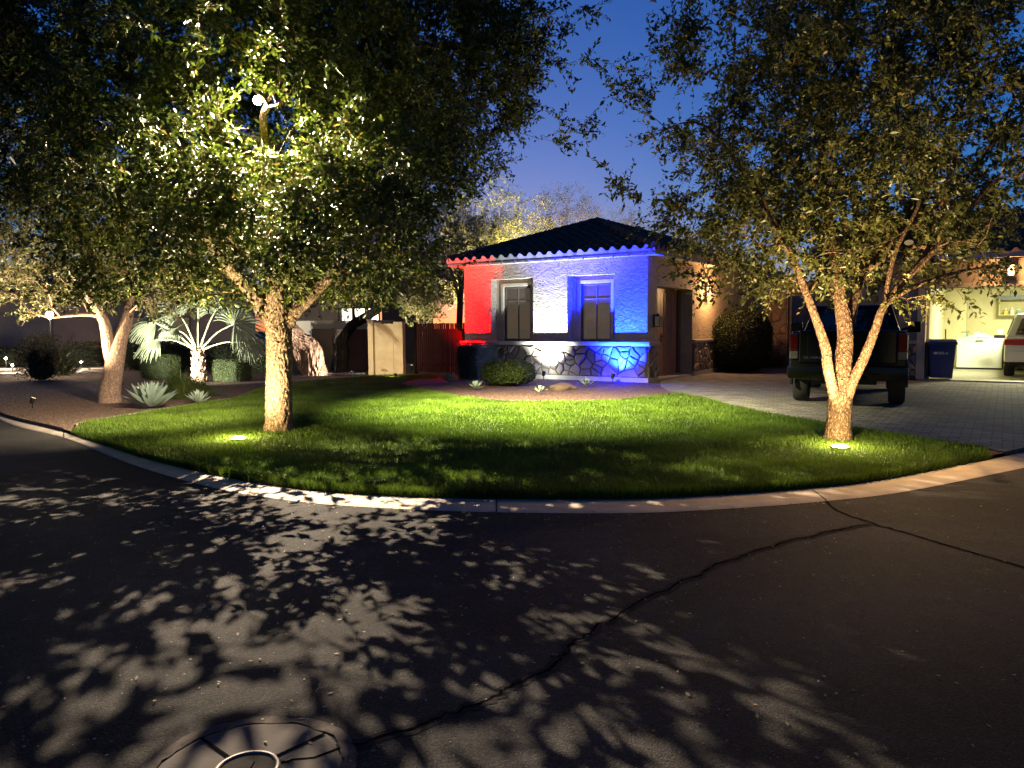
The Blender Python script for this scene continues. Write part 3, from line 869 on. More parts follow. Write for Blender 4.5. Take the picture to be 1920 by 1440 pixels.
def agave(name, label, loc, rad, n, leafm, seed, w=.09, group=None, upright=.55, cat='agave'):
    r = random.Random(seed)
    root = empty(name, loc, 0, label, cat, group)
    mb = MB()
    for i in range(n):
        az = i * 2.39996 + r.uniform(-.2, .2); f = i / n
        el = R(8 + 72 * f * 1.05) * (.8 + .4 * upright) + r.uniform(-.08, .08)
        ln = rad * (1.05 - .42 * f) * r.uniform(.9, 1.08)
        d = Vector((math.cos(az), math.sin(az), 0)); s = Vector((-math.sin(az), math.cos(az), 0))
        prof = [(0, .55), (.25, .8), (.55, 1.0), (.8, .66), (.95, .2), (1.04, .02)]
        pts = []
        for t, ww in prof:
            e2 = el + .25 * t
            c = d * (ln * t * math.cos(e2)) + Vector((0, 0, .05 + .1 * rad * f + ln * t * math.sin(e2)))
            nrm = Vector((0, 0, 1)) * math.cos(e2) - d * math.sin(e2)
            hw = w * ww * (.75 + .25 * (1 - f)) * .5
            pts.append((c + s * hw + nrm * hw * .55, c - nrm * hw * .22, c - s * hw + nrm * hw * .55, c + nrm * hw * .12))
        b = len(mb.v)
        for p4 in pts: mb.v += [tuple(q) for q in p4]
        for k in range(len(pts) - 1):
            for j in range(4):
                a0 = b + k * 4 + j; a1 = b + k * 4 + (j + 1) % 4
                mb.f.append((a0, a1, a1 + 4, a0 + 4))
    o = mb.build('leaves', leafm, root, smooth=True)
    return root

def fan_palm(name, label, loc, fans, leafm, stemm, trunkm, trunk_h, tr, seed, group=None, cat='palm'):
    r = random.Random(seed)
    root = empty(name, loc, 0, label, cat, group)
    mb = MB()
    prof = []
    k = 26
    for i in range(k):
        t = i / (k - 1)
        rad = tr * (1.35 - .55 * t) * (1 + .13 * (i % 2))
        prof.append((rad, trunk_h * t))
    mb.lathe(prof, 20)
    for i in range(38):     # leaf bases left on the trunk
        a = i * 2.4; z = trunk_h * (.03 + .9 * (i / 38)); rd = tr * (1.3 - .5 * z / trunk_h)
        p = Vector((math.cos(a) * rd * .85, math.sin(a) * rd * .85, z)); d = Vector((math.cos(a) * .5, math.sin(a) * .5, .8))
        mb.tube([p, p + d * .07, p + d * .15], [.045, .035, .012], 5)
    mb.build('trunk', trunkm, root, smooth=True)
    for (tip, rad, face, droop) in fans:
        tip = Vector(tip); b = Vector((tip.x * .06, tip.y * .06, trunk_h - .05))
        mid = (b + tip) / 2 + Vector((0, 0, .12))
        fr = MB()
        fr.tube(catmull([b, mid, tip], 4), [.03 - .002 * j for j in range(9)], 6)
        st = fr.build('leaf_stalk', stemm, root, smooth=True)
        # fan blade
        ax = (tip - b).normalized(); fn = Vector(face).normalized()
        ax = (ax - fn * ax.dot(fn)).normalized(); sd = fn.cross(ax)
        fb = MB(); ns = 44
        for j in range(ns):
            a = R(-128 + 256 * j / (ns - 1)) + r.uniform(-.02, .02)
            dr = ax * math.cos(a) + sd * math.sin(a); ps = -ax * math.sin(a) + sd * math.cos(a)
            ln = rad * (1 - .22 * abs(a) / R(128)) * r.uniform(.93, 1.05)
            sgn = 1 if j % 2 else -1
            rows = []
            for t, w in ((0.02, .012), (.35, .03), (.62, .032), (.85, .016), (1.0, .003)):
                c = tip + dr * ln * t + fn * .05 * math.sin(a * 2) + Vector((0, 0, -1)) * (droop * ln * max(0, t - .35) ** 2 * (1.0 + r.uniform(0, 1.3) * (t > .7)))
                rows.append((c - ps * w * rad * 1.1, c + fn * sgn * .012 + Vector((0, 0, .0)), c + ps * w * rad * 1.1))
            b0 = len(fb.v)
            for rw in rows: fb.v += [tuple(q) for q in rw]
            for q in range(len(rows) - 1):
                for h in (0, 1):
                    i0 = b0 + q * 3 + h
                    fb.f.append((i0, i0 + 1, i0 + 4, i0 + 3))
        me = bpy.data.meshes.new('fan_blade'); me.from_pydata(fb.v, [], fb.f)
        at = me.attributes.new('shade', 'FLOAT', 'FACE'); at.data.foreach_set('value', np.random.default_rng(seed).random(len(me.polygons)).astype(np.float32))
        link('fan_blade', me, leafm, st)
    return root
# ------------------------------------------------------------------ the house
m_stucco = stucco_mat('stucco', (.46, .37, .27))
m_smooth = M('trim_plaster', (.47, .39, .3), .9, var=(4, .25), bump=(45, .3, .005))
m_wing = M('wing_stucco', (.4, .29, .2), .92, var=(3, .25), bump=(30, .5, .008))
m_cap = M('ledge_cast_stone', (.42, .36, .28), .85, var=(6, .25), bump=(40, .3, .004))
m_stone = island_mat('field_stone', [(.2, .145, .105), (.15, .115, .095), (.25, .185, .13), (.18, .135, .1), (.28, .22, .165), (.125, .1, .085)], nscale=6)
m_mortar = M('mortar', (.12, .095, .072), .95, var=(9, .3), bump=(40, .6, .01))
m_tile = island_mat('roof_tile', [(.085, .055, .042), (.11, .07, .052), (.07, .05, .042), (.1, .06, .045)], nscale=4)
m_fascia = M('fascia_paint', (.4, .36, .3), .8, var=(3, .2))
m_frame = M('window_frame', (.07, .055, .045), .55)
m_glass = M('glowing_window_glass', (.03, .025, .02), .05, spec=.9, coat=.5, emit=(1, .76, .52), estr=.07)  # brown emission painted in for lit trees mirrored in the glass
m_blind = M('blinds', (.24, .2, .15), .75)
m_door = M('door_paint', (.24, .13, .085), .55, var=(5, .2), bump=(30, .15, .003))
m_black = M('black_metal', (.015, .014, .013), .45, metal=.5)
m_dark = M('dark_interior', (.01, .009, .008), 1)  # near-black colour carries the shade of the unlit rooms behind the openings

house = empty('house', HC, HROT, 'single storey stucco house with stone base, tiled hip roof, front lit red, white and blue', 'house')

W = MB()
ZT = 3.30
for x0, x1 in ((-5.97, -4.98), (-3.51, -2.39), (-.93, 0)): W.box(x0, x1, 0, .34, 0, ZT)
for x0, x1 in ((-4.98, -3.51), (-2.39, -.93)):
    W.box(x0, x1, 0, .34, 2.87, ZT); W.box(x0, x1, 0, .34, 0, 1.0)
W.build('wall', m_stucco, house)
S = MB()
S.box(-.36, 0, .34, .64, 0, ZT); S.box(-.36, 0, .64, 3.36, 2.53, ZT); S.box(-.36, 0, 3.36, 13, 0, ZT)
S.build('wall', stucco_mat('side_stucco', (.45, .345, .24)), house)
S = MB(); S.box(-5.97, -5.67, .34, 13, 0, ZT); S.box(-5.67, -.36, 12.7, 13, 0, ZT); S.build('wall', m_wing, house)
S = MB(); S.box(-3.2, -3.1, .34, 12.7, 0, ZT); S.build('inner_wall', m_dark, house)
# reveal plaster behind each window opening
for (x0, x1) in ((-4.98, -3.51), (-2.39, -.93)):
    c = (x0 + x1) / 2; w0, w1 = c - .475, c + .475
    t = MB()
    t.box(x0 - .02, w0, .30, .42, 1.0, 2.9); t.box(w1, x1 + .02, .30, .42, 1.0, 2.9)
    t.box(w0, w1, .30, .42, 2.66, 2.9)
    su = t.build('window_surround', m_smooth, house, bevel=.008)
    t = MB()   # raised inner band
    t.box(w0 - .09, w0, .262, .30, 1.04, 2.75); t.box(w1, w1 + .09, .262, .30, 1.04, 2.75); t.box(w0, w1, .262, .30, 2.66, 2.75)
    t.build('inner_band', m_smooth, su, bevel=.006)
    fr = MB(); f = .055
    fr.box(w0, w0 + f, .33, .41, 1.05, 2.66); fr.box(w1 - f, w1, .33, .41, 1.05, 2.66)
    fr.box(w0 + f, w1 - f, .33, .41, 2.6, 2.66); fr.box(w0 + f, w1 - f, .33, .41, 1.05, 1.12)
    fr.box(c - .014, c + .014, .352, .41, 1.12, 2.6); fr.box(w0 + f, w1 - f, .356, .408, 2.22, 2.245)
    wf = fr.build('window', m_frame, house, bevel=.004)
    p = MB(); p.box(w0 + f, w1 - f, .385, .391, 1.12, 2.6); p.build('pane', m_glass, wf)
    bl = MB()
    for k in range(58): bl.box(w0 + f, w1 - f, .43, .433, 1.1 + k * .026, 1.1 + k * .026 + .023)
    bl.build('blind', m_blind, wf)
    sl_ = MB(); sl_.box(x0, x1, .0, .36, 1.0, 1.045); sl_.build('window_sill', m_smooth, house)

# ledge
lg = MB()
prof = [(0, .93), (-.06, .93), (-.06, .955), (-.1, .965), (-.115, 1.0), (-.115, 1.045), (0, 1.052)]
lg.prism(prof, 'x', -6.07, .1)
lg2 = [(.0, .93), (.05, .93), (.05, .955), (.09, .965), (.1, 1.0), (.1, 1.045), (.0, 1.052)]
lg.prism([(x, z) for x, z in lg2], 'y', .002, .64); lg.prism([(x, z) for x, z in lg2], 'y', 3.36, 9.9)
lg.build('ledge', m_cap, house)
ft = MB(); ft.box(-6.02, .06, -.06, 0, -.05, .1); ft.box(0, .06, .002, .64, -.05, .1); ft.box(0, .07, 3.36, 9.9, -.05, .1)
ft.build('footing', m_cap, house, bevel=.006)

# field stone: irregular polygons, each an extruded bevelled stone
def stones(u0, u1, v0, v1, n, seed, place, gap=.008, t=(.035, .09)):
    r = random.Random(seed); sites = []
    tries = 0
    while len(sites) < n and tries < 9000:
        tries += 1
        p = (r.uniform(u0, u1), r.uniform(v0, v1)); dmin = r.choice([.11, .17, .26, .36])
        if all((p[0] - q[0]) ** 2 + ((p[1] - q[1]) * 1.15) ** 2 > (dmin) ** 2 for q in sites): sites.append(p)
    mb = MB()
    for i, s in enumerate(sites):
        poly = [(u0, v0), (u1, v0), (u1, v1), (u0, v1)]
        for j, q in enumerate(sites):
            if i == j: continue
            mx, my = (s[0] + q[0]) / 2, (s[1] + q[1]) / 2; nx, ny = q[0] - s[0], q[1] - s[1]
            if nx * nx + ny * ny > 1.5: continue
            out = []
            for k in range(len(poly)):
                a, b = poly[k], poly[(k + 1) % len(poly)]
                da = (a[0] - mx) * nx + (a[1] - my) * ny; db = (b[0] - mx) * nx + (b[1] - my) * ny
                if da <= 0: out.append(a)
                if da * db < 0:
                    tt = da / (da - db); out.append((a[0] + (b[0] - a[0]) * tt, a[1] + (b[1] - a[1]) * tt))
            poly = out
            if len(poly) < 3: break
        if len(poly) < 3: continue
        cx = sum(p[0] for p in poly) / len(poly); cy_ = sum(p[1] for p in poly) / len(poly)
        # smooth outline: subdivide + jitter + inset
        pts = []
        for k in range(len(poly)):
            a, b = poly[k], poly[(k + 1) % len(poly)]
            L_ = math.hypot(b[0] - a[0], b[1] - a[1]); m = max(1, int(L_ / .07))
            for q in range(m): pts.append((a[0] + (b[0] - a[0]) * q / m, a[1] + (b[1] - a[1]) * q / m))
        th = r.uniform(*t)
        def ring(inset, h, jit):
            o = []
            for (x, y) in pts:
                dx, dy = cx - x, cy_ - y; L_ = math.hypot(dx, dy) + 1e-6
                o.append((x + dx / L_ * (inset + r.uniform(0, jit)), y + dy / L_ * (inset + r.uniform(0, jit)), h))
            return o
        r0, r1, r2 = ring(gap, 0, .008), ring(gap + .004, th * .75, .008), ring(gap + .03, th, .012)
        k = len(pts); b0 = len(mb.v)
        for rr_ in (r0, r1, r2): mb.v += [place(*p) for p in rr_]
        mb.v.append(place(cx, cy_, th * r.uniform(.95, 1.15)))
        for a in range(2):
            for q in range(k): mb.f.append((b0 + a * k + q, b0 + a * k + (q + 1) % k, b0 + (a + 1) * k + (q + 1) % k, b0 + (a + 1) * k + q))
        for q in range(k): mb.f.append((b0 + 2 * k + q, b0 + 2 * k + (q + 1) % k, b0 + 3 * k))
    return mb
st = stones(-5.97, .0, .1, .93, 90, 4, lambda u, v, h: (u, -.004 - h, v))
sb = st.build('stone_base', m_stone, house)
st2 = stones(.0, .64, .1, .93, 8, 9, lambda u, v, h: (.004 + h, u, v)); st2.build('stone_base', m_stone, house)
st3 = stones(3.36, 9.9, .1, .93, 100, 6, lambda u, v, h: (.004 + h, u, v)); st3.build('stone_base', m_stone, house)
mo = MB(); mo.box(-5.97, .0, -.012, 0, .0, .93); mo.box(0, .012, 0.001, .64, .0, .93); mo.box(0, .012, 3.36, 9.9, .0, .93)
mo.build('mortar', m_mortar, house)

# side door, recessed, slid open a hand's width
dr = MB(); dr.box(-.45, -.40, .64, 3.12, .04, 2.53)
d = dr.build('door', m_door, house)
pn = MB()
for y0, y1 in ((.72, 1.32), (1.4, 2.02), (2.1, 2.62), (2.68, 3.06)):
    for z0, z1 in ((.16, .78), (.86, 1.62), (1.7, 2.4)):
        k = 3 if y1 - y0 > .5 else 2
        for j in range(k): pn.box(-.40, -.386, y0 + (y1 - y0) * j / k + .006, y0 + (y1 - y0) * (j + 1) / k - .006, z0, z1)
pn.build('panel', m_door, d, bevel=.004)
hd = MB(); hd.box(-.40, -.378, 1.87, 1.94, 1.0, 1.26); hd.tube([(-.38, 1.905, 1.17), (-.33, 1.905, 1.17), (-.325, 2.06, 1.165)], .012, 8); hd.lathe([(.02, -.379), (.02, -.37)], 12, (0, 1.905, 1.17), 'x')
hd.build('handle', m_black, d)
tr = MB(); tr.box(-.62, -.40, .64, 3.36, -.03, .04); tr.box(-.40, .0, .64, 3.36, -.03, .03); tr.build('threshold', m_cap, house)
dk = MB(); dk.box(-1.2, -1.15, .5, 3.6, 0, 2.6); dk.build('inner_wall', m_dark, house)
rv = MB(); rv.box(-.46, -.36, 3.36, 3.5, 0, 2.6); rv.box(-.46, -.36, .5, .64, 0, 2.6); rv.box(-.46, -.36, .64, 3.36, 2.53, 2.66); rv.build('door_jamb', m_door, house)

# eaves, fascia, gutter
EO = .35
ev = MB(); ev.box(-6.29, .32, -.32, 0, ZT - .002, ZT + .05); ev.box(0, .32, 0, 13, ZT - .002, ZT + .05); ev.box(-6.29, -5.97, 0, 13, ZT - .002, ZT + .05)
ev.build('soffit', m_smooth, house)
fa = MB(); fa.box(-6.32, .35, -.35, -.32, ZT - .01, ZT + .1); fa.box(.32, .35, -.32, 13, ZT - .01, ZT + .1); fa.box(-6.32, -6.29, -.32, 13, ZT - .01, ZT + .1)
fa.build('fascia', m_fascia, house)
gu = MB(); gu.box(-6.3, .33, -.372, -.351, ZT + .02, ZT + .06)
gu.build('gutter_rail', m_fascia, house)
for k in range(15):
    br = MB(); br.box(-6.1 + k * .44, -6.08 + k * .44, -EO - .038, -EO - .001, ZT - .03, ZT + .075); br.build('gutter_bracket', m_fascia, house)

# tiled slopes: barrel profile across, stepped courses up the slope
def tiled_slope(name, O, U, Vd, Nn, width, length, clips, pitch_w=.305, course=.33, close=True, split=False):
    """O corner at the eave, U along the eave, Vd up the slope (unit), Nn slope normal"""
    O, U, Vd, Nn = map(Vector, (O, U, Vd, Nn))
    ncol = int(width / pitch_w); pw = width / ncol; nrow = int(length / course) + 1
    prof = []
    K = 8
    for k in range(K + 1):
        t = k / K
        if t < .62: prof.append((t, math.sin(math.pi * t / .62) * .085))
        else: prof.append((t, -.018 * math.sin(math.pi * (t - .62) / .38)))
    bm = bmesh.new(); lip = MB()
    for j in range(nrow):
        v0, v1 = j * course, min((j + 1) * course + .04, length + .05)
        for i in range(ncol):
            jit = random.uniform(-.006, .006)
            a = [O + U * ((i + t) * pw) + Vd * (v0 + jit) + Nn * (h + .045) for t, h in prof]
            b = [O + U * ((i + t) * pw) + Vd * v1 + Nn * (h * .9 + .012) for t, h in prof]
            va = [bm.verts.new(p) for p in a]; vb = [bm.verts.new(p) for p in b]
            for k in range(K): bm.faces.new((va[k], va[k + 1], vb[k + 1], vb[k]))
            if j == 0 and split:
                for k in range(K):
                    q0, q1 = a[k] - Vd * .004, a[k + 1] - Vd * .004
                    lip.add([O + U * ((i + prof[k][0]) * pw) + Vector((0, -.004, -.035)), O + U * ((i + prof[k + 1][0]) * pw) + Vector((0, -.004, -.035)), q1, q0], [(0, 1, 2, 3)])
            if j == 0 and close:
                vc = [bm.verts.new(O + U * ((i + t) * pw) + Vd * (v0 + jit) + Nn * -.03) for t, h in prof]
                for k in range(K): bm.faces.new((vc[k], vc[k + 1], va[k + 1], va[k]))
            else:
                vc = [bm.verts.new(p - Nn * .03) for p in a]
                for k in range(K): bm.faces.new((vc[k], vc[k + 1], va[k + 1], va[k]))
    if split: lip.build('eave_closure', m_fascia, house)
    for co, no in clips:
        geom = bm.verts[:] + bm.edges[:] + bm.faces[:]
        bmesh.ops.bisect_plane(bm, geom=geom, plane_co=Vector(co), plane_no=Vector(no), clear_outer=True)
    bmesh.ops.recalc_face_normals(bm, faces=bm.faces)
    me = bpy.data.meshes.new(name); bm.to_mesh(me); bm.free()
    for p in me.polygons: p.use_smooth = True
    try: me.set_sharp_from_angle(angle=R(45))
    except Exception: pass
    return me
EZ = ZT + .12; half = 3.335; rise = 4.70 - EZ; sl_len = math.hypot(half, rise); cs, sn = half / sl_len, rise / sl_len
xm = -2.985
under = MB()   # roof deck below the tiles
under.add([(-6.31, -.34, EZ), (.34, -.34, EZ), (.34, 13, EZ), (-6.31, 13, EZ), (xm, half - .36, EZ + rise - .01), (xm, 13, EZ + rise - .01)],
          [(0, 1, 4), (1, 2, 5, 4), (3, 0, 4, 5), (2, 3, 5), (0, 3, 2, 1)])
roof = under.build('roof', M('roof_felt', (.02, .016, .014), 1), house)
me = tiled_slope('tiles', (-6.33, -.385, EZ), (1, 0, 0), (0, cs, sn), (0, -sn, cs), 6.69, sl_len,
                 [((-6.33, -.385, 0), (-1, 1, 0)), ((.36, -.385, 0), (1, 1, 0))], split=True)
link('roof_tiles', me, m_tile, roof)
me = tiled_slope('tiles', (.385, -.36, EZ), (0, 1, 0), (-cs, 0, sn), (sn, 0, cs), 13.3, sl_len, [((.385, -.36, 0), (-1, -1, 0)), ((xm, 0, 0), (-1, 0, 0))])
link('roof_tiles', me, m_tile, roof)
me = tiled_slope('tiles', (-6.355, -.36, EZ), (0, 1, 0), (cs, 0, sn), (-sn, 0, cs), 13.3, sl_len, [((-6.355, -.36, 0), (1, -1, 0)), ((xm, 0, 0), (1, 0, 0))])
link('roof_tiles', me, m_tile, roof)
rc = MB()
def caps(a, b, n):
    a, b = Vector(a), Vector(b)
    for k in range(n):
        p = a.lerp(b, k / n); q = a.lerp(b, (k + 1.12) / n)
        rc.tube([p, q], [.125, .105], 12)
top = (xm, half - .36, EZ + rise + .06)
caps((-6.32, -.36, EZ + .07), top, 17); caps((.35, -.36, EZ + .07), top, 17); caps(top, (xm, 13, EZ + rise + .06), 28)
rc.build('ridge_tiles', m_tile, roof, smooth=True)

# garage wing
g = MB()
g.box(3.4, 6.02, 4.35, 4.65, 0, 3.1); g.box(6.02, 13.5, 4.35, 4.65, 2.40, 3.1); g.box(11.6, 13.5, 4.35, 4.65, 0, 2.40)
g.box(3.4, 3.7, 4.65, 12, 0, 3.1)
g.build('wall', m_wing, house)
gs = stones(3.4, 5.86, .06, .93, 34, 12, lambda u, v, h: (u, 4.346 - h, v)); gs.build('stone_base', m_stone, house)
mo = MB(); mo.box(3.4, 5.86, 4.34, 4.35, 0, .93); mo.build('mortar', m_mortar, house)
cp = MB(); cp.box(3.38, 5.88, 4.25, 4.35, .93, 1.04); cp.build('ledge', m_cap, house)
jb = MB(); jb.box(5.86, 6.02, 4.29, 4.349, 0, 2.40); jb.box(6.02, 6.06, 4.29, 4.66, 0, 2.36); jb.box(5.86, 11.6, 4.29, 4.349, 2.401, 2.52)
jb.build('door_trim', M('garage_trim', (.5, .4, .28), .8), house, bevel=.01)
m_gar = M('garage_wall', (.64, .59, .36), .85, var=(1.5, .12), bump=(30, .1, .003))
gi = MB()
gi.box(6.0, 6.12, 4.66, 10.9, 0, 2.9); gi.box(6.12, 11.7, 10.8, 10.9, 0, 2.9); gi.box(11.6, 11.7, 4.66, 10.8, 0, 2.9); gi.box(6.12, 6.75, 10.2, 10.8, 0, 2.9)
gi.build('garage_wall', m_gar, house)
gc = MB(); gc.box(6.0, 11.7, 4.66, 10.9, 2.9, 2.98); gc.build('garage_ceiling', M('garage_ceiling', (.7, .68, .55), .9), house)
gf = MB(); gf.box(5.9, 11.7, 4.3, 10.9, -.06, .0); gf.build('garage_floor', M('garage_floor', (.34, .32, .25), .5, var=(1.2, .35), bump=(30, .15, .003)), house)
bd = MB(); bd.box(6.12, 6.14, 4.7, 10.2, 0, .1); bd.box(6.12, 6.77, 10.18, 10.2, 0, .1); bd.build('baseboard', M('baseboard', (.5, .45, .25), .7), house)
tw = .305
wl = math.hypot(4, 1.55)
me = tiled_slope('tiles', (3.0, 3.9, 3.2), (1, 0, 0), (0, 4 / wl, 1.55 / wl), (0, -1.55 / wl, 4 / wl), 11, wl, [])
link('roof_tiles', me, m_tile, roof)
uw = MB(); uw.add([(3.0, 3.92, 3.18), (14, 3.92, 3.18), (14, 7.9, 4.72), (3.0, 7.9, 4.72), (3, 12, 3.18), (14, 12, 3.18)], [(0, 1, 2, 3), (3, 2, 5, 4), (0, 3, 4), (1, 5, 2), (0, 4, 5, 1)])
uw.build('wing_roof', bpy.data.materials['roof_felt'], roof)
fw = MB(); fw.box(3.0, 14, 3.9, 3.94, 3.1, 3.25); fw.build('fascia', m_fascia, house)
text_mesh('house_number', '3212', .21, .01, M('number_metal', (.03, .022, .015), .4, metal=.4), house,
          Matrix.Translation((5.5, 4.338, 1.81)) @ Matrix.Rotation(R(90), 4, 'X') @ Matrix.Scale(.9, 4, (1, 0, 0)))
# entry court: stone piers and back wall
en = MB(); en.box(.36, 1.18, 10.0, 10.5, 0, 3.0); en.box(2.75, 3.4, 10.0, 10.5, 0, 3.0); en.box(1.18, 2.75, 10.0, 10.5, 2.62, 3.0)
en.build('entry_wall', M('entry_stucco', (.5, .38, .27), .9, var=(4, .2), bump=(30, .3, .006)), house)
for (u0, u1, sd) in ((.36, 1.16, 21), (2.77, 3.4, 22)):
    stones(u0, u1, 0, 2.6, 26, sd, lambda u, v, h: (u, 9.996 - h, v)).build('stone_pier', island_mat('entry_stone', [(.42, .26, .16), (.34, .2, .125), (.5, .33, .21), (.38, .25, .17)], nscale=6), house)
bk = MB(); bk.box(.0, 3.6, 12.6, 12.7, 0, 3.0); bk.build('court_wall', M('court_wall', (.55, .46, .36), .9, var=(2, .15)), house)

# ------------------------------------------------------------------ iron gate
gate = empty('iron_gate', H(1.18, 10.2), HROT, 'scrolled iron entry gate between stone piers behind the dark pickup', 'gate')
m_iron = M('gate_iron', (.1, .075, .06), .5, metal=.3)
gm = MB()
gm.box(.02, .1, -.03, .03, .03, 2.6); gm.box(1.47, 1.55, -.03, .03, .03, 2.6); gm.box(.1, 1.47, -.03, .03, 2.5, 2.6); gm.box(.1, 1.47, -.03, .03, .06, .14)
gm.build('gate_frame', m_iron, gate)
gm = MB()
for k in range(9):
    x = .22 + k * .14
    gm.tube([(x, 0, .14), (x, 0, 1.75)], .013, 6)
gm.build('bars', m_iron, gate)
gm = MB()
for x0, s in ((.36, 1), (.62, -1), (.95, 1), (1.2, -1)):
    for zc, sg in ((2.22, 1), (1.94, -1)):
        pts = []
        for k in range(26):
            a = k / 25 * 4.4 * math.pi * .75; rad = .13 * (1 - k / 25 * .8)
            pts.append((x0 + s * rad * math.cos(a), 0, zc + sg * rad * math.sin(a)))
        gm.tube(pts, .013, 6)
    gm.tube([(x0 + s * .13, 0, 2.22), (x0 + s * .02, 0, 2.08), (x0 + s * .13, 0, 1.94)], .013, 6)
gm.build('scrolls', m_iron, gate)
# ------------------------------------------------------------------ lamps fixed to the walls
m_bulb_w = emis('bulb_warm', (1, .66, .32), 6)
m_bulb_n = emis('bulb_white', (1, .92, .75), 60)
m_lens = emis('uplight_lens', (1, .85, .5), 90, True)
m_frost = M('frosted_glass', (.5, .48, .42), .4, trans=.3)
def wall_lantern(loc, rz, label, lit, energy=0, group=None):
    t = empty('wall_lantern', loc, rz, label, 'wall lamp', group)
    b = MB(); b.box(0, .03, -.06, .06, -.16, .16); b.box(.03, .12, -.012, .012, .1, .125); b.build('back_plate', m_black, t, bevel=.004)
    c = MB()
    for y in (-.075, .075):
        for x in (.05, .2): c.box(x - .008, x + .008, y - .008, y + .008, -.16, .1)
    c.hull((.035, .215, -.09, .09, .1), (.1, .15, -.03, .03, .17)); c.box(.035, .215, -.09, .09, -.18, -.16)
    c.build('cage', m_black, t)
    g_ = MB(); g_.box(.062, .188, -.063, .063, -.155, .095); g_.build('glass', m_bulb_w if lit else m_frost, t)
    if lit: point('lantern_light', (.34, 0, -.02), energy, (1, .56, .22), .06, t)
    return t
wall_lantern(H(.0, .43, 1.62), HROT, 'small unlit black lantern on the tan wall left of the brown side door', False)
wall_lantern(H(.0, 4.52, 2.55), HROT, 'bright lit lantern on the side wall, half hidden by hanging leaves', True, E_LANTERN)
wall_lantern(H(7.9, 4.29, 2.82), HROT - R(90), 'warm lit lantern on the wall above the open garage door', True, E_GARLANT)

# ------------------------------------------------------------------ coloured floodlights on stakes
def stake_flood(loc, rz, tilt, col, energy, label, angle=120, group='coloured floodlights on stakes along the house front', glow=20, rad=.03, yaw=0, spill=0):
    t = empty('floodlight', loc, rz, label, 'floodlight', group)
    b = MB(); b.lathe([(.004, -.08), (.011, 0), (.011, .12)], 8); b.build('stake', m_black, t)
    h = MB(); h.lathe([(.03, -.07), (.048, -.02), (.055, .06), (.05, .06), (.045, .03)], 16)
    hd = h.build('head', m_black, t, smooth=True, loc=(0, 0, .18), rot=(tilt, yaw, 0))
    l = MB(); l.lathe([(.001, .034), (.046, .034), (.046, .03)], 16); l.build('lens', emis('flood_' + label[:4], col, glow), hd)
    q = Matrix.Rotation(yaw, 4, 'Y') @ Matrix.Rotation(tilt, 4, 'X')
    d = q @ Vector((0, 0, 1))
    p = Vector((0, 0, .18)) + d * .07
    spot('flood_light', p, p + d, energy, col, angle, 1, rad, t)
    point('flood_spill', p + d * .03, spill, col, .03, t)
    return t
stake_flood(H(-5.5, -.5, -.02), HROT, R(-14), (1, .0, .0005), E_RED, 'red floodlight on a stake beside the clipped hedge at the wall corner', 142, glow=6, yaw=R(10), spill=E_RED * .005)
stake_flood(H(-2.87, -.5, -.02), HROT, R(-22), (.8, .95, 1), E_WHITE, 'white floodlight on a stake below the wall between the windows', 104, yaw=R(-4), glow=30, spill=E_WHITE * .014)
stake_flood(H(-.75, -.5, -.02), HROT, R(-22), (.0008, .0055, 1), E_BLUE, 'blue floodlight on a stake near the right corner of the house', 120, glow=10, yaw=R(7), spill=E_BLUE * .004)

# ------------------------------------------------------------------ well lights in the lawn
def well_light(loc, target, energy, label, angle=150, col=(1, .7, .35), group='well lights set in the lawn below the trees', glow=60):
    t = empty('well_light', loc, 0, label, 'ground light', group)
    b = MB(); b.lathe([(.1, -.03), (.115, -.03), (.115, .03), (.1, .03), (.1, -.03)], 24, cap=False); b.build('housing', m_black, t)
    l = MB(); l.lathe([(.001, .05), (.06, .046), (.1, .026)], 24); l.build('lens', m_lens, t, smooth=True)
    spot('well_beam', (0, 0, .06), Vector(target) - Vector(loc), energy, col, angle, 1, .05, t)
    point('well_glow', (0, 0, .15), glow, (1, .78, .35), .04, t)
    return t
well_light((-3.71, 10.07, .09), (-3.35, 10.75, 3.0), E_UP1, 'glowing well light in the grass left of the big tree trunk', col=(1, .8, .45), glow=E_GLOW)
well_light((3.98, 9.02, .09), (4.3, 9.45, 5.0), E_UP2, 'glowing well light in the grass in front of the forked tree', angle=118, glow=E_GLOW)

def stake_spot(loc, target, energy, label, col=(1, .8, .5), angle=80, group='small garden spotlights on stakes', lens=True, blend=.7):
    t = empty('garden_spotlight', loc, 0, label, 'spotlight', group)
    b = MB(); b.lathe([(.004, -.06), (.01, 0), (.01, .1)], 8); b.build('stake', m_black, t)
    d = (Vector(target) - Vector(loc) - Vector((0, 0, .14))).normalized()
    h = MB(); c0 = Vector((0, 0, .14)) - d * .06; h.tube([c0, c0 + d * .04, c0 + d * .12], [.025, .042, .048], 14)
    h.build('head', m_black, t, smooth=True)
    l = MB(); p = c0 + d * .122; l.tube([p, p + d * .004], [.04, .04], 14); l.build('lens', m_bulb_w, t)
    p2 = c0 + d * .16
    spot('spot_beam', p2, p2 + d, energy, col, angle, blend, .03, t)
    return t
stake_spot((-9.35, 14.55, .08), (-8.45, 15.4, 3.2), E_T3, 'small spotlight in the gravel left of the twin limbed tree', angle=100)
stake_spot((-9.9, 18.9, .08), (-8.85, 21.4, 1.35), E_PALM, 'small spotlight in the gravel aimed at the fan palm', col=(1, .96, .8), angle=95)
stake_spot((-4.95, 23.4, .08), (-7.0, 24.2, 1.0), E_GNARL, 'small spotlight by the tan wall stub, aimed at the leaning old trunk', angle=75, col=(1, .85, .65))
stake_spot((-3.35, 21.6, .08), (-4.05, 24.2, .8), E_PIER, 'small spotlight in the grass edge lighting the tan wall stub', angle=55)
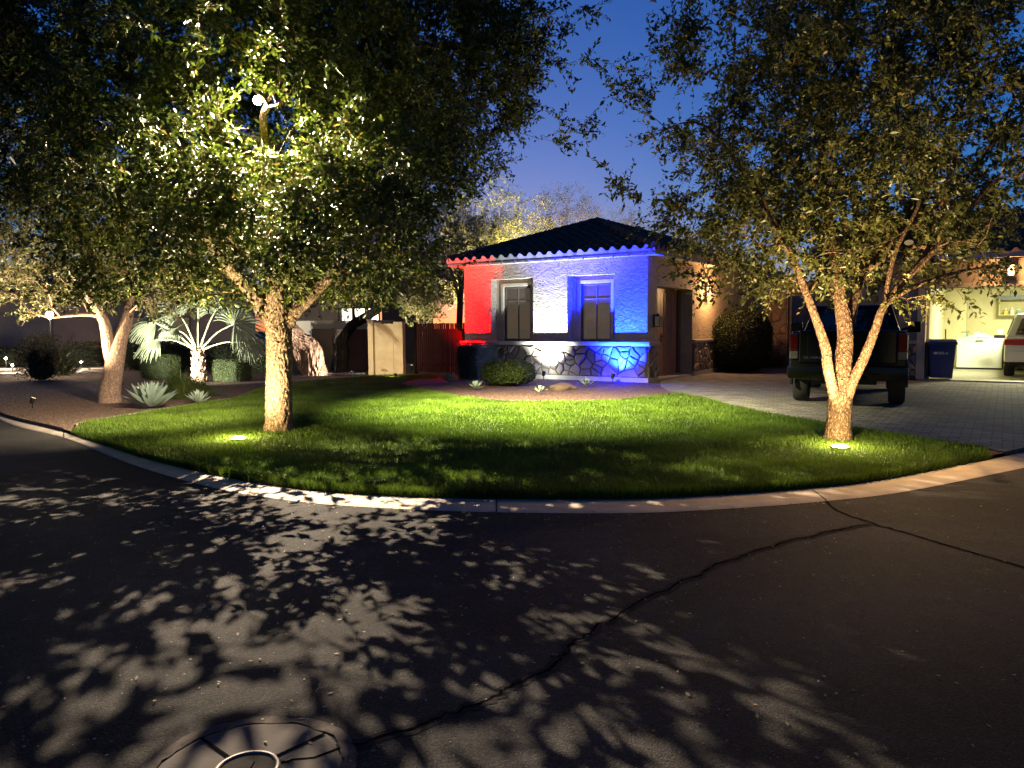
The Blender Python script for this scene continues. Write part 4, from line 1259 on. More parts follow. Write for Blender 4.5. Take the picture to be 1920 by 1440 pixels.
stake_spot((-3.45, 25.7, .1), (-3.1, 26.5, 2.9), E_SHRUB, 'small spotlight behind the slatted gate under the bright shrub', angle=52, col=(1, .9, .6))
stake_spot((-2.3, 31.3, .1), (-1.2, 36, 6.0), E_PALO, 'garden spotlight behind the house lighting the tall pale tree', angle=75, col=(1, .88, .5))
stake_spot((5.0, 36.5, .1), (5.0, 43, 7), E_FEATH, 'garden spotlight far behind the roof under the feathery trees', angle=120, col=(1, .85, .7))

# ------------------------------------------------------------------ downlights hung in the big tree
def tree_downlight(loc, target, energy, label, angle, col, bulb=True, omni=0, soft=.011, group='downlights hung in the big tree'):
    t = empty('tree_downlight', loc, 0, label, 'tree lamp', group)
    d = (Vector(target) - Vector(loc)).normalized()
    b = MB(); b.tube([-d * .16, -d * .06, -d * .02], [.03, .05, .05], 16); b.build('housing', m_black, t, smooth=True)
    l = MB(); bmv = [(.001, -.055), (.04, -.04), (.055, 0), (.04, .04), (.001, .055)]
    if bulb: l.lathe(bmv, 16)
    else: l.tube([-d * .045, -d * .04], [.03, .03], 16)
    l.build('bulb', m_bulb_n if bulb else emis('dim_lens', (1, .7, .4), .5), t, smooth=True)
    mt = MB(); mt.tube([-d * .1, -d * .1 + Vector((0, .02, .12))], .01, 6); mt.build('bracket', m_black, t)
    spot('down_beam', d * .075, d * 2, energy, col, angle, .5 if bulb else 1, soft, t)
    if omni: point('bulb_glow', d * .07, omni, col, .03, t)
    return t
LAMP = Vector((-3.1, 9.45, 4.39))
tree_downlight(LAMP, (-.6, 4.2, 0), E_STREET, 'bright bare bulb glowing among the leaves high in the big tree', 125, (1, .8, .58), True, E_BULB)
LAWN_L = Vector((-.95, 12.3, 4.0))
tree_downlight(LAWN_L, (.2, 13.4, .1), E_LAWN, 'downlight under the big tree crown washing the lawn', 104, (1, .9, .5), False, 0, .05)
KERB_FILL = Vector((4.75, 9.05, 2.55))  # unseen lamp added to throw amber light on the right kerb
tree_downlight(KERB_FILL, (4.0, 7.4, 0), E_KERB_FILL, 'added unseen amber fill light in the forked tree over the right kerb', 110, (1, .6, .24), False, 0, .03, 'added fill light in the forked tree')
BED_L = Vector((-4.35, 11.1, 2.05))
tree_downlight(BED_L, (-7.1, 13.0, .1), E_BED, 'downlight under the big tree crown turned to the agaves', 128, (1, .8, .55), False, 0, .04)

# ------------------------------------------------------------------ path lights and lamps on the left
def path_light(loc, h, label, energy, col=(1, .82, .6), group='low path lights along the walkway on the left', br=.05):
    t = empty('path_light', loc, 0, label, 'path light', group)
    b = MB(); b.lathe([(.012, -.05), (.012, h - .06)], 8); b.build('stem', m_black, t)
    b = MB(); b.lathe([(.1, h + .06), (.02, h + .1)], 16); b.build('shade', m_black, t)
    l = MB(); l.lathe([(.001, h - br), (br, h), (.001, h + br)], 14); l.build('bulb', m_bulb_n, t, smooth=True)
    point('path_glow', (0, -.12, h), energy, col, .04, t)
    return t
path_light((-16.35, 28.45, .1), .27, 'lit path light standing on the pale walkway left of the twin limbed tree', E_PATH)
path_light((-19.5, 28.9, .1), .42, 'upper of two bright path lights at the left edge, nearest the frame edge', E_PATH)
path_light((-18.0, 27.0, .1), .24, 'lower of two bright path lights at the left edge, nearest the dark shrub', E_PATH)
path_light((-14.9, 23.9, .08), .2, 'dim path light glinting through the dark shrub on the left', E_PATH * .15, br=.025)
t = empty('lamp_post', (-14.9, 24.3, .08), 0, 'thin post lamp with a bright globe above the strap leaved plant', 'lamp')
b = MB(); b.lathe([(.05, 0), (.025, .1), (.02, 1.85)], 10); b.build('post', m_black, t, smooth=True)
b = MB(); b.lathe([(.001, 1.85), (.09, 1.92), (.11, 2.0), (.09, 2.08), (.001, 2.12)], 16); b.build('globe', m_bulb_n, t, smooth=True)
point('globe_glow', (.1, -.25, 2.0), E_POST, (1, .8, .55), .08, t)
wl_ = wall_lantern((-17.1, 31.7, 1.72), -R(90), 'tiny lit lantern on the neighbour wall beyond the twin limbed tree', True, E_PATH * .6)

# ------------------------------------------------------------------ walls, fence, neighbours
m_tan = M('pier_stucco', (.4, .3, .16), .92, var=(3, .3), bump=(22, .5, .012))
A_ = HROT
pier = empty('wall_stub', (-4.62, 24.2, .06), A_ * 0 - R(4), 'tan rendered wall stub with a pilaster band, left of the slatted gate', 'wall')
b = MB(); b.box(.18, .82, 0, .35, 0, 1.66); b.box(0, .17, -.06, .37, 0, 1.74); b.box(.83, 1.13, -.04, .37, 0, 1.72); b.build('pilaster_wall', m_tan, pier, bevel=.015)
b = MB(); b.box(-.03, .19, -.09, .4, 1.745, 1.8); b.box(.2, .42, -.02, .37, 1.665, 1.70); b.build('cap', m_cap, pier, bevel=.008)
fen = empty('slatted_gate', H(-8.15, .28, -.06), HROT, 'dark brown gate of narrow vertical boards beside the red lit wall', 'gate')
m_wood = M('stained_board', (.034, .01, .008), .95, spec=.06, var=(6, .4), bump=(30, .3, .004))
r = random.Random(8)
k = 0; x = .0
while x < 2.16:
    b = MB(); b.box(x, x + .066, r.uniform(0, .014), .025, .1, 1.66 + r.uniform(-.006, .006)); b.build('board', m_wood, fen); x += .086
b = MB(); b.box(0, 2.2, .026, .07, .3, .38); b.box(0, 2.2, .026, .07, 1.4, 1.48); b.build('rail', m_wood, fen)
b = MB(); b.box(-.09, -.01, -.02, .08, 0, 1.7); b.box(1.2, 1.24, .026, .09, .08, 1.66); b.build('post', m_black, fen)

m_cream = M('cream_wall', (.5, .44, .35), .9, var=(2, .2), bump=(20, .3, .008))
m_brown = M('brown_wall', (.11, .08, .06), .95, var=(2, .3), bump=(20, .3, .008))
t = empty('garden_wall_and_shadow', (-7.9, 27.6, .07), -R(6), 'cream garden wall catching light behind the leaning trunk', 'wall')
b = MB(); b.box(0, 3.6, 0, .2, 0, 1.74); b.build('wall_face', m_cream, t); b = MB(); b.box(-.03, 3.63, -.03, .23, 1.74, 1.79); b.build('coping', m_cream, t)
t = empty('garden_wall_and_shadow', (-7.12, 26.8, .07), -R(4), 'added low dark slab imitating a shadow on the cream wall, between the leaning trunk and the tan stub', 'wall')  # added slab: its dark colour imitates a shadow block on the cream wall
b = MB(); b.box(0, 2.4, 0, .2, 0, 1.45); b.build('wall_face', m_brown, t); b = MB(); b.box(-.02, .75, -.02, .22, 1.45, 1.5); b.box(.75, 2.42, -.02, .22, 1.451, 1.47); b.build('coping', m_brown, t)
# neighbour behind
nb = empty('neighbour_house', (-10.6, 33.2, .07), -R(6), 'dark neighbouring house with three bright curtained panes behind the big tree', 'house')
b = MB()
b.box(0, 3.05, 0, .3, 0, 3.6); b.box(5.0, 7.2, 0, .3, 0, 3.6); b.box(3.05, 5.0, 0, .3, 0, 1.75); b.box(3.05, 5.0, 0, .3, 2.4, 3.6)
b.build('wall', m_brown, nb)
b = MB(); b.hull((-.5, 7.7, -.6, 8, 3.6), (2.5, 4.6, 3, 4.5, 5.1)); b.build('roof', M('dark_roof', (.05, .036, .03), .9, bump=(6, .8, .05)), nb)
m_curt = emis('lit_curtain', (1, .93, .8), 3, True)
for x in (3.2, 3.78, 4.38):
    f = MB(); f.box(x - .05, x, .0, .1, 1.75, 2.4); f.box(x + .46, x + .51, 0, .1, 1.75, 2.4); f.box(x, x + .46, 0, .1, 2.35, 2.4); f.box(x, x + .46, 0, .1, 1.75, 1.8)
    wf = f.build('window', m_brown, nb)
    p = MB(); p.box(x, x + .46, .08, .09, 1.8, 2.35); p.build('pane', m_curt, wf)
# neighbour on the far left
lh = empty('neighbour_house', (-26, 33.5, .07), R(8), 'low neighbouring house with a grey garage door at the far left', 'house')
m_lw = M('left_wall', (.3, .24, .2), .9, var=(2, .2)); m_gd = M('grey_door', (.17, .155, .145), .7)
b = MB(); b.box(0, 2.9, 0, .3, 0, 3.2); b.box(5.2, 14, 0, .3, 0, 3.2); b.box(2.9, 5.2, 0, .3, 2.35, 3.2); b.build('wall', m_lw, lh)
b = MB()
b.box(2.9, 5.2, .12, .16, 0, 2.35)
for k in range(4): b.box(2.92, 5.18, .1, .119, k * .58 + .02, k * .58 + .56)
b.build('garage_door', m_gd, lh, bevel=.01)
b = MB(); b.hull((-.5, 14.5, -.6, 8, 3.2), (3, 11, 3, 4.5, 4.8)); b.build('roof', bpy.data.materials['dark_roof'], lh)
for x, lit in ((8.3, False), (10.2, True)):
    f = MB(); f.box(x - .06, x, -.02, .1, .9, 2.1); f.box(x + .9, x + .96, -.02, .1, .9, 2.1); f.box(x, x + .9, -.02, .1, 2.04, 2.1); f.box(x, x + .9, -.02, .1, .9, .96); f.box(x + .43, x + .47, -.01, .05, .96, 2.04)
    wf = f.build('window', m_frame, lh)
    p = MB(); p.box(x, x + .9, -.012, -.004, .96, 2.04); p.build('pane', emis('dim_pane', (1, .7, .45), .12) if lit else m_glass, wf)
# pale stones in a row
m_pale = M('pale_stone', (.55, .5, .42), .9, var=(8, .3), bump=(20, .5, .01))
r = random.Random(4)
for k in range(11):
    bm = bmesh.new(); bmesh.ops.create_icosphere(bm, subdivisions=2, radius=1)
    sx, sy, sz = r.uniform(.06, .13), r.uniform(.05, .08), r.uniform(.025, .05)
    for v in bm.verts:
        n_ = 1 + .25 * mnoise.noise(v.co * 1.6 + Vector((k * 3, 0, 0))); v.co = Vector((v.co.x * sx * n_, v.co.y * sy * n_, v.co.z * sz * n_))
    me = bpy.data.meshes.new('edging_stone'); bm.to_mesh(me); bm.free()
    o = link('edging_stone', me, m_pale, None, (-6.0 + k * .112 + r.uniform(-.02, .02), 24.4 + r.uniform(-.05, .05), .1), (0, 0, r.uniform(0, 3)))
    tag(o, 'pale edging stone in the low row between leaning trunk and tan wall stub', 'stone', 'pale edging stones in a row')

# ------------------------------------------------------------------ bin, freezer and garage things
bn = empty('wheelie_bin', H(6.42, 4.62, 0), HROT + R(8), 'dark blue wheeled bin with pale printed mark at the garage opening', 'bin')
m_blue = M('bin_plastic', (.016, .032, .13), .5, bump=(60, .1, .002))
b = MB(); b.hull((-.26, .26, -.28, .28, .04), (-.32, .32, -.36, .36, .98)); b.build('body', m_blue, bn, bevel=.03)
b = MB(); b.box(-.345, .345, -.385, .37, .92, .985); b.build('rim', m_blue, bn, bevel=.012)
b = MB(); b.hull((-.345, .345, -.40, .38, .99), (-.30, .30, -.33, .36, 1.06)); b.build('lid', m_blue, bn, bevel=.02)
b = MB(); b.tube([(-.26, .4, .93), (-.26, .46, .97), (.26, .46, .97), (.26, .4, .93)], .018, 8); b.build('handle', m_blue, bn)
for sx in (-.3, .24):
    b = MB(); b.lathe([(.04, 0), (.1, .0), (.1, .06), (.04, .06)], 20, (sx, .27, .1), 'x'); b.build('wheel', m_black, bn)
m_print = M('bin_print', (.6, .6, .58), .7)
b = MB()
fy = lambda z: -.28 - .08 * (z - .04) / .94 - .003
def mark(poly, z0):
    b.add([(x, fy(z0 + z) - .002, z0 + z) for x, z in poly], [tuple(range(len(poly)))])
mark([(-.15 + .05 * math.cos(a) * (1 + .2 * math.sin(3 * a)), .035 * math.sin(a)) for a in np.linspace(0, 2 * math.pi, 18)[:-1]], .7)
x = -.085
for w in (.03, .02, .028, .02): mark([(x, .012), (x + w, .012), (x + w, .034), (x, .034)], .7); x += w + .007
x = -.09
for w in (.022, .03, .02, .026, .03): mark([(x, -.03), (x + w, -.03), (x + w, -.006), (x, -.006)], .7); x += w + .006
for k in range(14):
    a0, a1 = 2 * math.pi * k / 14, 2 * math.pi * (k + 1) / 14
    mark([(.11 + .03 * math.cos(a0), -.005 + .024 * math.sin(a0)), (.11 + .03 * math.cos(a1), -.005 + .024 * math.sin(a1)), (.11 + .016 * math.cos(a1), -.005 + .012 * math.sin(a1)), (.11 + .016 * math.cos(a0), -.005 + .012 * math.sin(a0))], .7)
b.build('printed_mark', m_print, bn)

fz = empty('chest_freezer', H(7.15, 9.95, 0), HROT, 'white chest freezer standing at the back of the lit garage', 'freezer')
m_white = M('white_enamel', (.78, .8, .76), .35)
b = MB(); b.box(-.62, .62, 0, .68, .05, .9); b.build('cabinet', m_white, fz, bevel=.015)
b = MB(); b.box(-.635, .635, -.02, .69, .905, 1.0); b.build('lid', m_white, fz, bevel=.02)
b = MB(); b.box(-.1, .1, -.05, -.02, .9, .96); b.build('handle', M('grey_plastic', (.25, .27, .27), .5), fz, bevel=.006)
b = MB(); b.box(-.6, .6, .02, .66, 0, .05); b.build('plinth', m_black, fz)
# crumpled white cloth
bm = bmesh.new(); bmesh.ops.create_grid(bm, x_segments=40, y_segments=26, size=.5)
for v in bm.verts:
    x, y = v.co.x, v.co.y
    h = max(0, .16 * math.exp(-((x - .05) / .33) ** 2 - (y / .33) ** 2)) * (1 + .9 * mnoise.noise(Vector((x * 7, y * 7, 1)))) + .045 * abs(mnoise.noise(Vector((x * 11, y * 9, 6))))
    v.co = Vector((x * .8 + .04 * mnoise.noise(Vector((y * 8, 0, 3))), y * .56 + .03 * mnoise.noise(Vector((x * 8, 2, 3))), h + .006))
me = bpy.data.meshes.new('cloth_pile'); bm.to_mesh(me); bm.free()
for p in me.polygons: p.use_smooth = True
tag(link('cloth_pile', me, M('white_cloth', (.8, .8, .78), .9), None, H(7.12, 10.25, 1.0), (0, 0, HROT)), 'crumpled white cloth heaped on top of the white chest freezer', 'cloth')
tb = empty('carton', H(6.7, 10.3, 1.0), HROT + R(10), 'small teal carton with open top on the left end of the freezer', 'carton')
b = MB(); b.box(-.1, .1, -.08, .08, 0, .16); b.build('box_body', M('teal_card', (.08, .32, .3), .7), tb)
b = MB(); b.hull((-.1, .1, -.08, -.07, .16), (-.1, .1, -.15, -.14, .21)); b.hull((.09, .1, -.08, .08, .16), (.15, .16, -.08, .08, .22)); b.build('flap', M('card', (.5, .38, .22), .8), tb)
kb = empty('tool_case', H(7.68, 10.2, 1.0), HROT, 'flat black case on the right end of the freezer', 'case')
b = MB(); b.box(-.15, .15, -.11, .11, 0, .1); b.build('case_body', m_black, kb, bevel=.015); b = MB(); b.box(-.06, .06, -.13, -.11, .04, .06); b.build('handle', m_black, kb)
sh = empty('wall_cabinet', H(7.62, 10.45, 1.72), HROT, 'open wall cabinet with a grey top above the freezer', 'cabinet')
b = MB(); b.box(0, 1.9, 0, .34, 0, .03); b.box(0, .03, 0, .34, .03, .5); b.box(1.87, 1.9, 0, .34, .03, .5); b.box(.03, 1.87, .31, .34, .03, .5); b.build('carcass', M('cabinet_wood', (.5, .46, .24), .7), sh)
b = MB(); b.box(-.02, 1.92, -.03, .34, .5, .64); b.build('top_panel', M('grey_panel', (.14, .16, .17), .6), sh)
for k, (x, w, h_, c_) in enumerate(((.12, .14, .16, (.6, .5, .1)), (.3, .13, .2, (.75, .72, .6)), (.46, .15, .14, (.2, .35, .35)), (.66, .12, .22, (.7, .7, .68)), (.84, .16, .18, (.55, .2, .1)))):
    t = empty('jug', H(7.62 + x + w / 2, 10.58, 1.75), HROT, ['yellow jug at the left end of the wall cabinet', 'cream jug second from the left in the wall cabinet', 'dark teal tub third from the left in the wall cabinet',
              'tall white jug fourth from the left in the wall cabinet', 'rust red tub fifth from the left in the wall cabinet'][k], 'jug', 'jugs and tubs in the wall cabinet')
    b = MB(); b.lathe([(w * .42, 0), (w * .46, .02), (w * .46, h_ * .65), (w * .2, h_ * .85), (w * .16, h_)], 14); b.build('jug_body', M('jug_%d' % k, c_, .5), t, smooth=True)
    b = MB(); b.lathe([(w * .2, h_), (w * .2, h_ + .025), (.001, h_ + .028)], 12); b.build('cap', m_white, t)
pl = empty('broom', H(6.52, 5.02, 0), HROT, 'dark broom handle leaning behind the blue bin', 'broom')
b = MB(); b.tube([(0, .1, .02), (-.06, .35, 1.32)], .016, 8); b.build('stick', m_black, pl); b = MB(); b.hull((-.14, .14, .06, .14, 0), (-.06, .06, .08, .12, .16)); b.build('bristles', M('bristle', (.25, .2, .1), .9), pl)
fx = empty('tube_light', H(8.6, 7.4, 2.84), HROT, 'fluorescent tube light on the garage ceiling', 'ceiling light')
b = MB(); b.box(-.6, .6, -.08, .08, .01, .06); b.build('tray', m_white, fx)
b = MB()
for y in (-.04, .04): b.tube([(-.58, y, 0), (.58, y, 0)], .013, 8)
b.build('tube', emis('tube_glow', (.95, 1, .7), 12), fx)
al = bpy.data.lights.new('garage_light', 'AREA'); al.shape = 'RECTANGLE'; al.size = 1.2; al.size_y = .3; al.energy = E_GARAGE; al.color = (1, .99, .62)
ao = bpy.data.objects.new('garage_light', al); COL.objects.link(ao); ao.parent = fx; ao.location = (0, 0, -.03)

# ------------------------------------------------------------------ vehicles
m_paint = M('black_paint', (.003, .003, .0035), .38, spec=.22, coat=.1)
m_chrome = M('bumper_chrome', (.035, .036, .032), .25, metal=1)
m_tyre = M('tyre_rubber', (.012, .012, .012), .85, bump=(60, .4, .004))
m_rim = M('alloy', (.3, .3, .3), .3, metal=.9)
m_tail = M('tail_lens', (.07, .004, .004), .12, spec=.5, coat=.4)
m_tail2 = M('red_lens', (.4, .03, .012), .2, spec=.4)
m_clear = M('clear_lens', (.1, .095, .09), .12, spec=.7, coat=.5)
m_vglass = M('vehicle_glass', (.006, .007, .008), .04, spec=.8, coat=.8)
def wheel(parent, x, y, r_, w):
    b = MB(); b.lathe([(r_ * .62, -w / 2), (r_ * .93, -w / 2), (r_, -w * .36), (r_, w * .36), (r_ * .93, w / 2), (r_ * .62, w / 2)], 32, (x, y, r_), 'x')
    o = b.build('wheel', m_tyre, parent, smooth=True)
    b = MB(); sg = 1 if x > 0 else -1
    b.lathe([(.05, sg * w * .44), (r_ * .3, sg * w * .4), (r_ * .6, sg * w * .34), (r_ * .62, sg * w * .1), (r_ * .05, sg * w * .05)], 24, (x, y, r_), 'x')
    for k in range(6):
        a = k * math.pi / 3; d_ = Vector((0, math.cos(a), math.sin(a)))
        b.tube([Vector((x + sg * w * .42, y, r_)) + d_ * .05, Vector((x + sg * w * .36, y, r_)) + d_ * r_ * .58], .03, 6)
    b.build('rim', m_rim, o, smooth=True)
    return o
def arch_profile(y0, y1, zb, zt, wheels, ra, front=None):
    """side outline (y,z) with wheel arches"""
    pts = [(y0, zb)]
    for wy in wheels:
        pts.append((wy - ra, zb))
        for k in range(1, 10):
            a = math.pi * (1 - k / 10); pts.append((wy + ra * math.cos(a), max(zb, .4 + (ra) * math.sin(a) * .98)))
        pts.append((wy + ra, zb))
    pts += [(y1, zb)]
    pts += front if front else [(y1, zt)]
    pts += [(y0, zt)]
    return pts
tk = empty('pickup_truck', (5.98, 13.4, .09), -R(26), 'black pickup truck parked on the driveway, tailgate towards the street', 'pickup truck')
b = MB(); b.prism(arch_profile(.14, 5.75, .5, .98, (1.25, 4.75), .46, [(5.8, .8), (5.75, 1.02)]), 'x', -.98, .98)
body = b.build('body', m_paint, tk, bevel=.05, seg=3, smooth=True)
b = MB(); b.hull((-.98, -.86, .16, 2.15, .96), (-.94, -.86, .2, 2.15, 1.38)); b.hull((.86, .98, .16, 2.15, .96), (.86, .94, .2, 2.15, 1.38))
b.build('bed_side', m_paint, body, bevel=.03, smooth=True)
b = MB(); b.hull((-.96, .96, 2.15, 4.35, .96), (-.93, .93, 2.15, 4.25, 1.3)); b.hull((-.93, .93, 2.2, 4.3, 1.28), (-.73, .73, 2.5, 3.75, 1.9)); b.build('cab', m_paint, tk, bevel=.06, seg=3, smooth=True)
b = MB(); b.hull((-.95, .95, 4.2, 5.75, .96), (-.86, .86, 4.2, 5.6, 1.22)); b.build('hood', m_paint, tk, bevel=.06, smooth=True)
b = MB(); b.hull((-.72, .72, 2.215, 2.24, 1.34), (-.6, .6, 2.42, 2.44, 1.8)); b.build('rear_window', m_vglass, tk, bevel=.01)
for s in (-1, 1):
    b = MB(); x0, x1 = sorted((s * .935, s * .905)); x2, x3 = sorted((s * .795, s * .765)); b.hull((x0, x1, 2.45, 4.05, 1.34), (x2, x3, 2.62, 3.7, 1.8)); b.build('side_window', m_vglass, tk)
    b = MB(); x0, x1 = sorted((s * 1.08, s * 1.34)); b.box(x0, x1, 3.95, 4.05, 1.32, 1.56); mm = b.build('mirror', m_paint, tk, bevel=.03)
    b = MB(); b.tube([(s * .92, 4.0, 1.36), (s * 1.1, 4.0, 1.42)], .03, 8); b.build('mirror_arm', m_black, mm)
    b = MB(); x0, x1 = sorted((s * .82, s * .975)); b.box(x0, x1, .08, .3, 1.03, 1.34); tl = b.build('taillight', m_tail, tk, bevel=.025)
    b = MB(); x0, x1 = sorted((s * .82, s * .972)); b.box(x0, x1, .085, .3, .88, 1.025); b.build('reverse_lens', m_clear, tl, bevel=.02)
    for y in (1.25, 4.75): wheel(tk, s * .84, y, .4, .28)
    b = MB(); pts = [(s * .985, 1.25 + .5 * math.cos(a), .4 + .5 * math.sin(a)) for a in np.linspace(-.1, math.pi + .1, 14)]; b.tube(pts, .035, 6); b.build('fender_flare', m_paint, tk, smooth=True)
b = MB(); b.box(-.81, .81, .1, .17, .8, 1.4); tg = b.build('tailgate', m_paint, tk, bevel=.025)
b = MB(); b.box(-.66, .66, .088, .1, .96, 1.3); b.build('pressed_panel', m_paint, tg, bevel=.012)
b = MB(); b.box(-.14, .14, .072, .09, 1.24, 1.31); b.build('handle', m_black, tg, bevel=.01)
text_mesh('badge', 'SILVERADO', .075, .004, M('badge_chrome', (.55, .55, .55), .25, metal=1), tg, Matrix.Translation((-.5, .082, .9)) @ Matrix.Rotation(R(90), 4, 'X') @ Matrix.Scale(1.15, 4, (1, 0, 0)))
b = MB(); b.prism([(-.99, .56), (-.95, .52), (-.4, .5), (-.33, .6), (.33, .6), (.4, .5), (.95, .52), (.99, .56), (.99, .74), (.3, .77), (-.3, .77), (-.99, .74)], 'y', -.08, .1)
bp_ = b.build('rear_bumper', m_chrome, tk, bevel=.02, smooth=True)
b = MB(); b.box(-.25, .25, -.075, -.065, .62, .74); b.build('number_plate_recess', m_black, bp_)
b = MB(); b.box(-.05, .05, -.05, .3, .4, .5); b.box(-.5, .5, .2, 5.3, .42, .52); b.build('tow_hitch', m_black, tk)
b = MB(); b.box(-.9, .9, .3, 2.1, .9, .97); b.build('bed_floor', m_black, tk)

sv = empty('suv', H(8.78, 5.95, 0), HROT, 'white suv parked nose in inside the lit garage', 'suv')
m_wp = M('white_paint', (.62, .6, .55), .25, coat=.6)
b = MB(); b.prism(arch_profile(.1, 4.7, .42, 1.02, (.95, 3.8), .42, [(4.75, .7), (4.7, 1.0)]), 'x', -.96, .96); bd_ = b.build('body', m_wp, sv, bevel=.07, seg=3, smooth=True)
b = MB(); b.hull((-.95, .95, .12, 3.4, 1.0), (-.92, .92, .16, 3.3, 1.12)); b.hull((-.92, .92, .16, 3.4, 1.1), (-.7, .7, .42, 2.7, 1.74)); b.build('cabin', m_wp, sv, bevel=.07, seg=3, smooth=True)
b = MB(); b.hull((-.72, .72, .16, .2, 1.16), (-.58, .58, .35, .39, 1.6)); b.build('rear_window', m_vglass, sv, bevel=.01)
b = MB(); b.box(-.95, .95, .0, .2, .42, .72); b.build('rear_bumper', m_wp, sv, bevel=.05, smooth=True)
b = MB(); b.box(-.85, .85, .06, .3, .34, .44); b.build('lower_valance', m_black, sv, bevel=.02)
b = MB(); b.box(-.045, .045, -.05, .3, .3, .38); b.tube([(0, -.04, .36), (0, -.04, .42)], .025, 8); b.build('tow_hitch', m_chrome, sv)
for s in (-1, 1):
    b = MB(); x0, x1 = sorted((s * .38, s * .965)); b.hull((x0, x1, .06, .28, .88), (x0, x1, .1, .3, 1.04)); b.build('taillight', m_tail2, sv, bevel=.02)
    for y in (.95, 3.8): wheel(sv, s * .82, y, .37, .25)
    b = MB(); x0, x1 = sorted((s * 1.0, s * 1.16)); b.box(x0, x1, 3.0, 3.08, 1.12, 1.28); b.build('mirror', m_wp, sv, bevel=.03)
    b = MB(); x0, x1 = sorted((s * .915, s * .89)); x2, x3 = sorted((s * .775, s * .75)); b.hull((x0, x1, .5, 3.1, 1.16), (x2, x3, .7, 2.6, 1.62)); b.build('side_window', m_vglass, sv)
b = MB(); b.box(-.26, .26, .082, .1, .78, .9); b.build('number_plate', m_white, sv)
b = MB(); b.box(-.5, .5, .3, 4.4, .36, .44); b.build('underbody', m_black, sv)
# ------------------------------------------------------------------ trees
m_oak = leaf_mat('oak_leaf', (.022, .038, .005), (.074, .102, .011), .1, .4, (.3, .22, .05))
m_oak2 = leaf_mat('elm_leaf', (.06, .075, .018), (.15, .16, .045), .35, .42, (.35, .26, .08))
m_oak3 = leaf_mat('olive_leaf', (.06, .065, .02), (.15, .15, .06), .32, .45)
m_palo = leaf_mat('pale_leaf', (.14, .145, .03), (.28, .27, .07), .3, .6)
m_grey = leaf_mat('grey_leaf', (.08, .08, .06), (.17, .15, .12), .3, .7)
m_dkleaf = leaf_mat('dark_leaf', (.012, .018, .007), (.04, .048, .016), .3, .5)
m_shr = leaf_mat('shrub_leaf', (.2, .2, .07), (.42, .4, .18), .3, .5)
m_bark1 = bark_mat('rough_bark', (.27, .19, .12), (.07, .046, .03), 30, .42, 1, .012)
m_bark2 = bark_mat('fine_bark', (.27, .17, .105), (.075, .045, .028), 30, .55, 1, .014)
m_bark3 = bark_mat('pale_bark', (.3, .21, .15), (.15, .1, .075), 26, .45, .6, .008)
m_mesq = bark_mat('mesquite_bark', (.4, .28, .21), (.14, .09, .065), 9, .2, 1, .03)

camp = np.array([0, 0, 1.6])
lamp = np.array(LAMP)
T1 = [[(-3.45, 11.0, .06, .225), (-3.44, 11.0, .2, .195), (-3.43, 11.0, .5, .182), (-3.42, 11.0, .94, .176), (-3.41, 11.0, 1.56, .172), (-3.41, 10.98, 1.86, .15), (-3.39, 10.85, 2.3, .115), (-3.34, 10.6, 2.8, .095)],
      [(-3.44, 11.0, 1.6, .12), (-3.56, 10.97, 1.9, .115), (-3.76, 10.9, 2.14, .095), (-3.95, 10.6, 2.46, .075), (-4.21, 10.2, 3.0, .055)],
      [(-3.35, 10.62, 2.75, .095), (-3.3, 10.4, 3.1, .085), (-3.18, 9.95, 3.7, .062), (-3.09, 9.62, 3.98, .052), (-3.06, 9.52, 4.22, .045)],
      [(-3.38, 11.0, 1.5, .12), (-3.24, 11.05, 1.8, .11), (-3.01, 11.1, 2.03, .1), (-2.43, 11.2, 2.66, .08), (-1.71, 11.2, 3.43, .055), (-.97, 11.0, 4.37, .04)],
      [(-3.41, 11.05, 1.55, .12), (-3.42, 11.2, 1.95, .11), (-3.43, 11.5, 2.53, .1), (-3.35, 12.0, 3.4, .08), (-3.05, 12.3, 4.71, .06)]]
T1x = [(1.53, 10.6, 5.11), (1.21, 10.7, 5.29), (.78, 10.8, 5.26), (1.13, 10.6, 4.43), (.7, 10.7, 4.54), (.82, 10.9, 4.18), (1.2, 10.6, 5.93), (.78, 10.8, 5.9), (-.23, 11.3, 2.18), (-.47, 11.3, 2.38), (-.62, 11.3, 2.57),
       (-1.01, 11.2, 2.88), (-1.25, 11.2, 2.33), (-1.74, 11.2, 1.97), (-2.32, 11.0, 2.1), (-1.5, 11.6, 2.4), (-2.0, 10.6, 2.3), (-4.4, 10.6, 2.15), (-4.9, 11.0, 2.2), (-5.3, 11.4, 2.4)] + [(x_, y_, 2.08 + .1 * ((i_ * 7) % 5)) for i_, (x_, y_) in enumerate((-5.4 + .37 * k_, 10.0 + .9 * ((k_ * 5) % 3)) for k_ in range(11))]
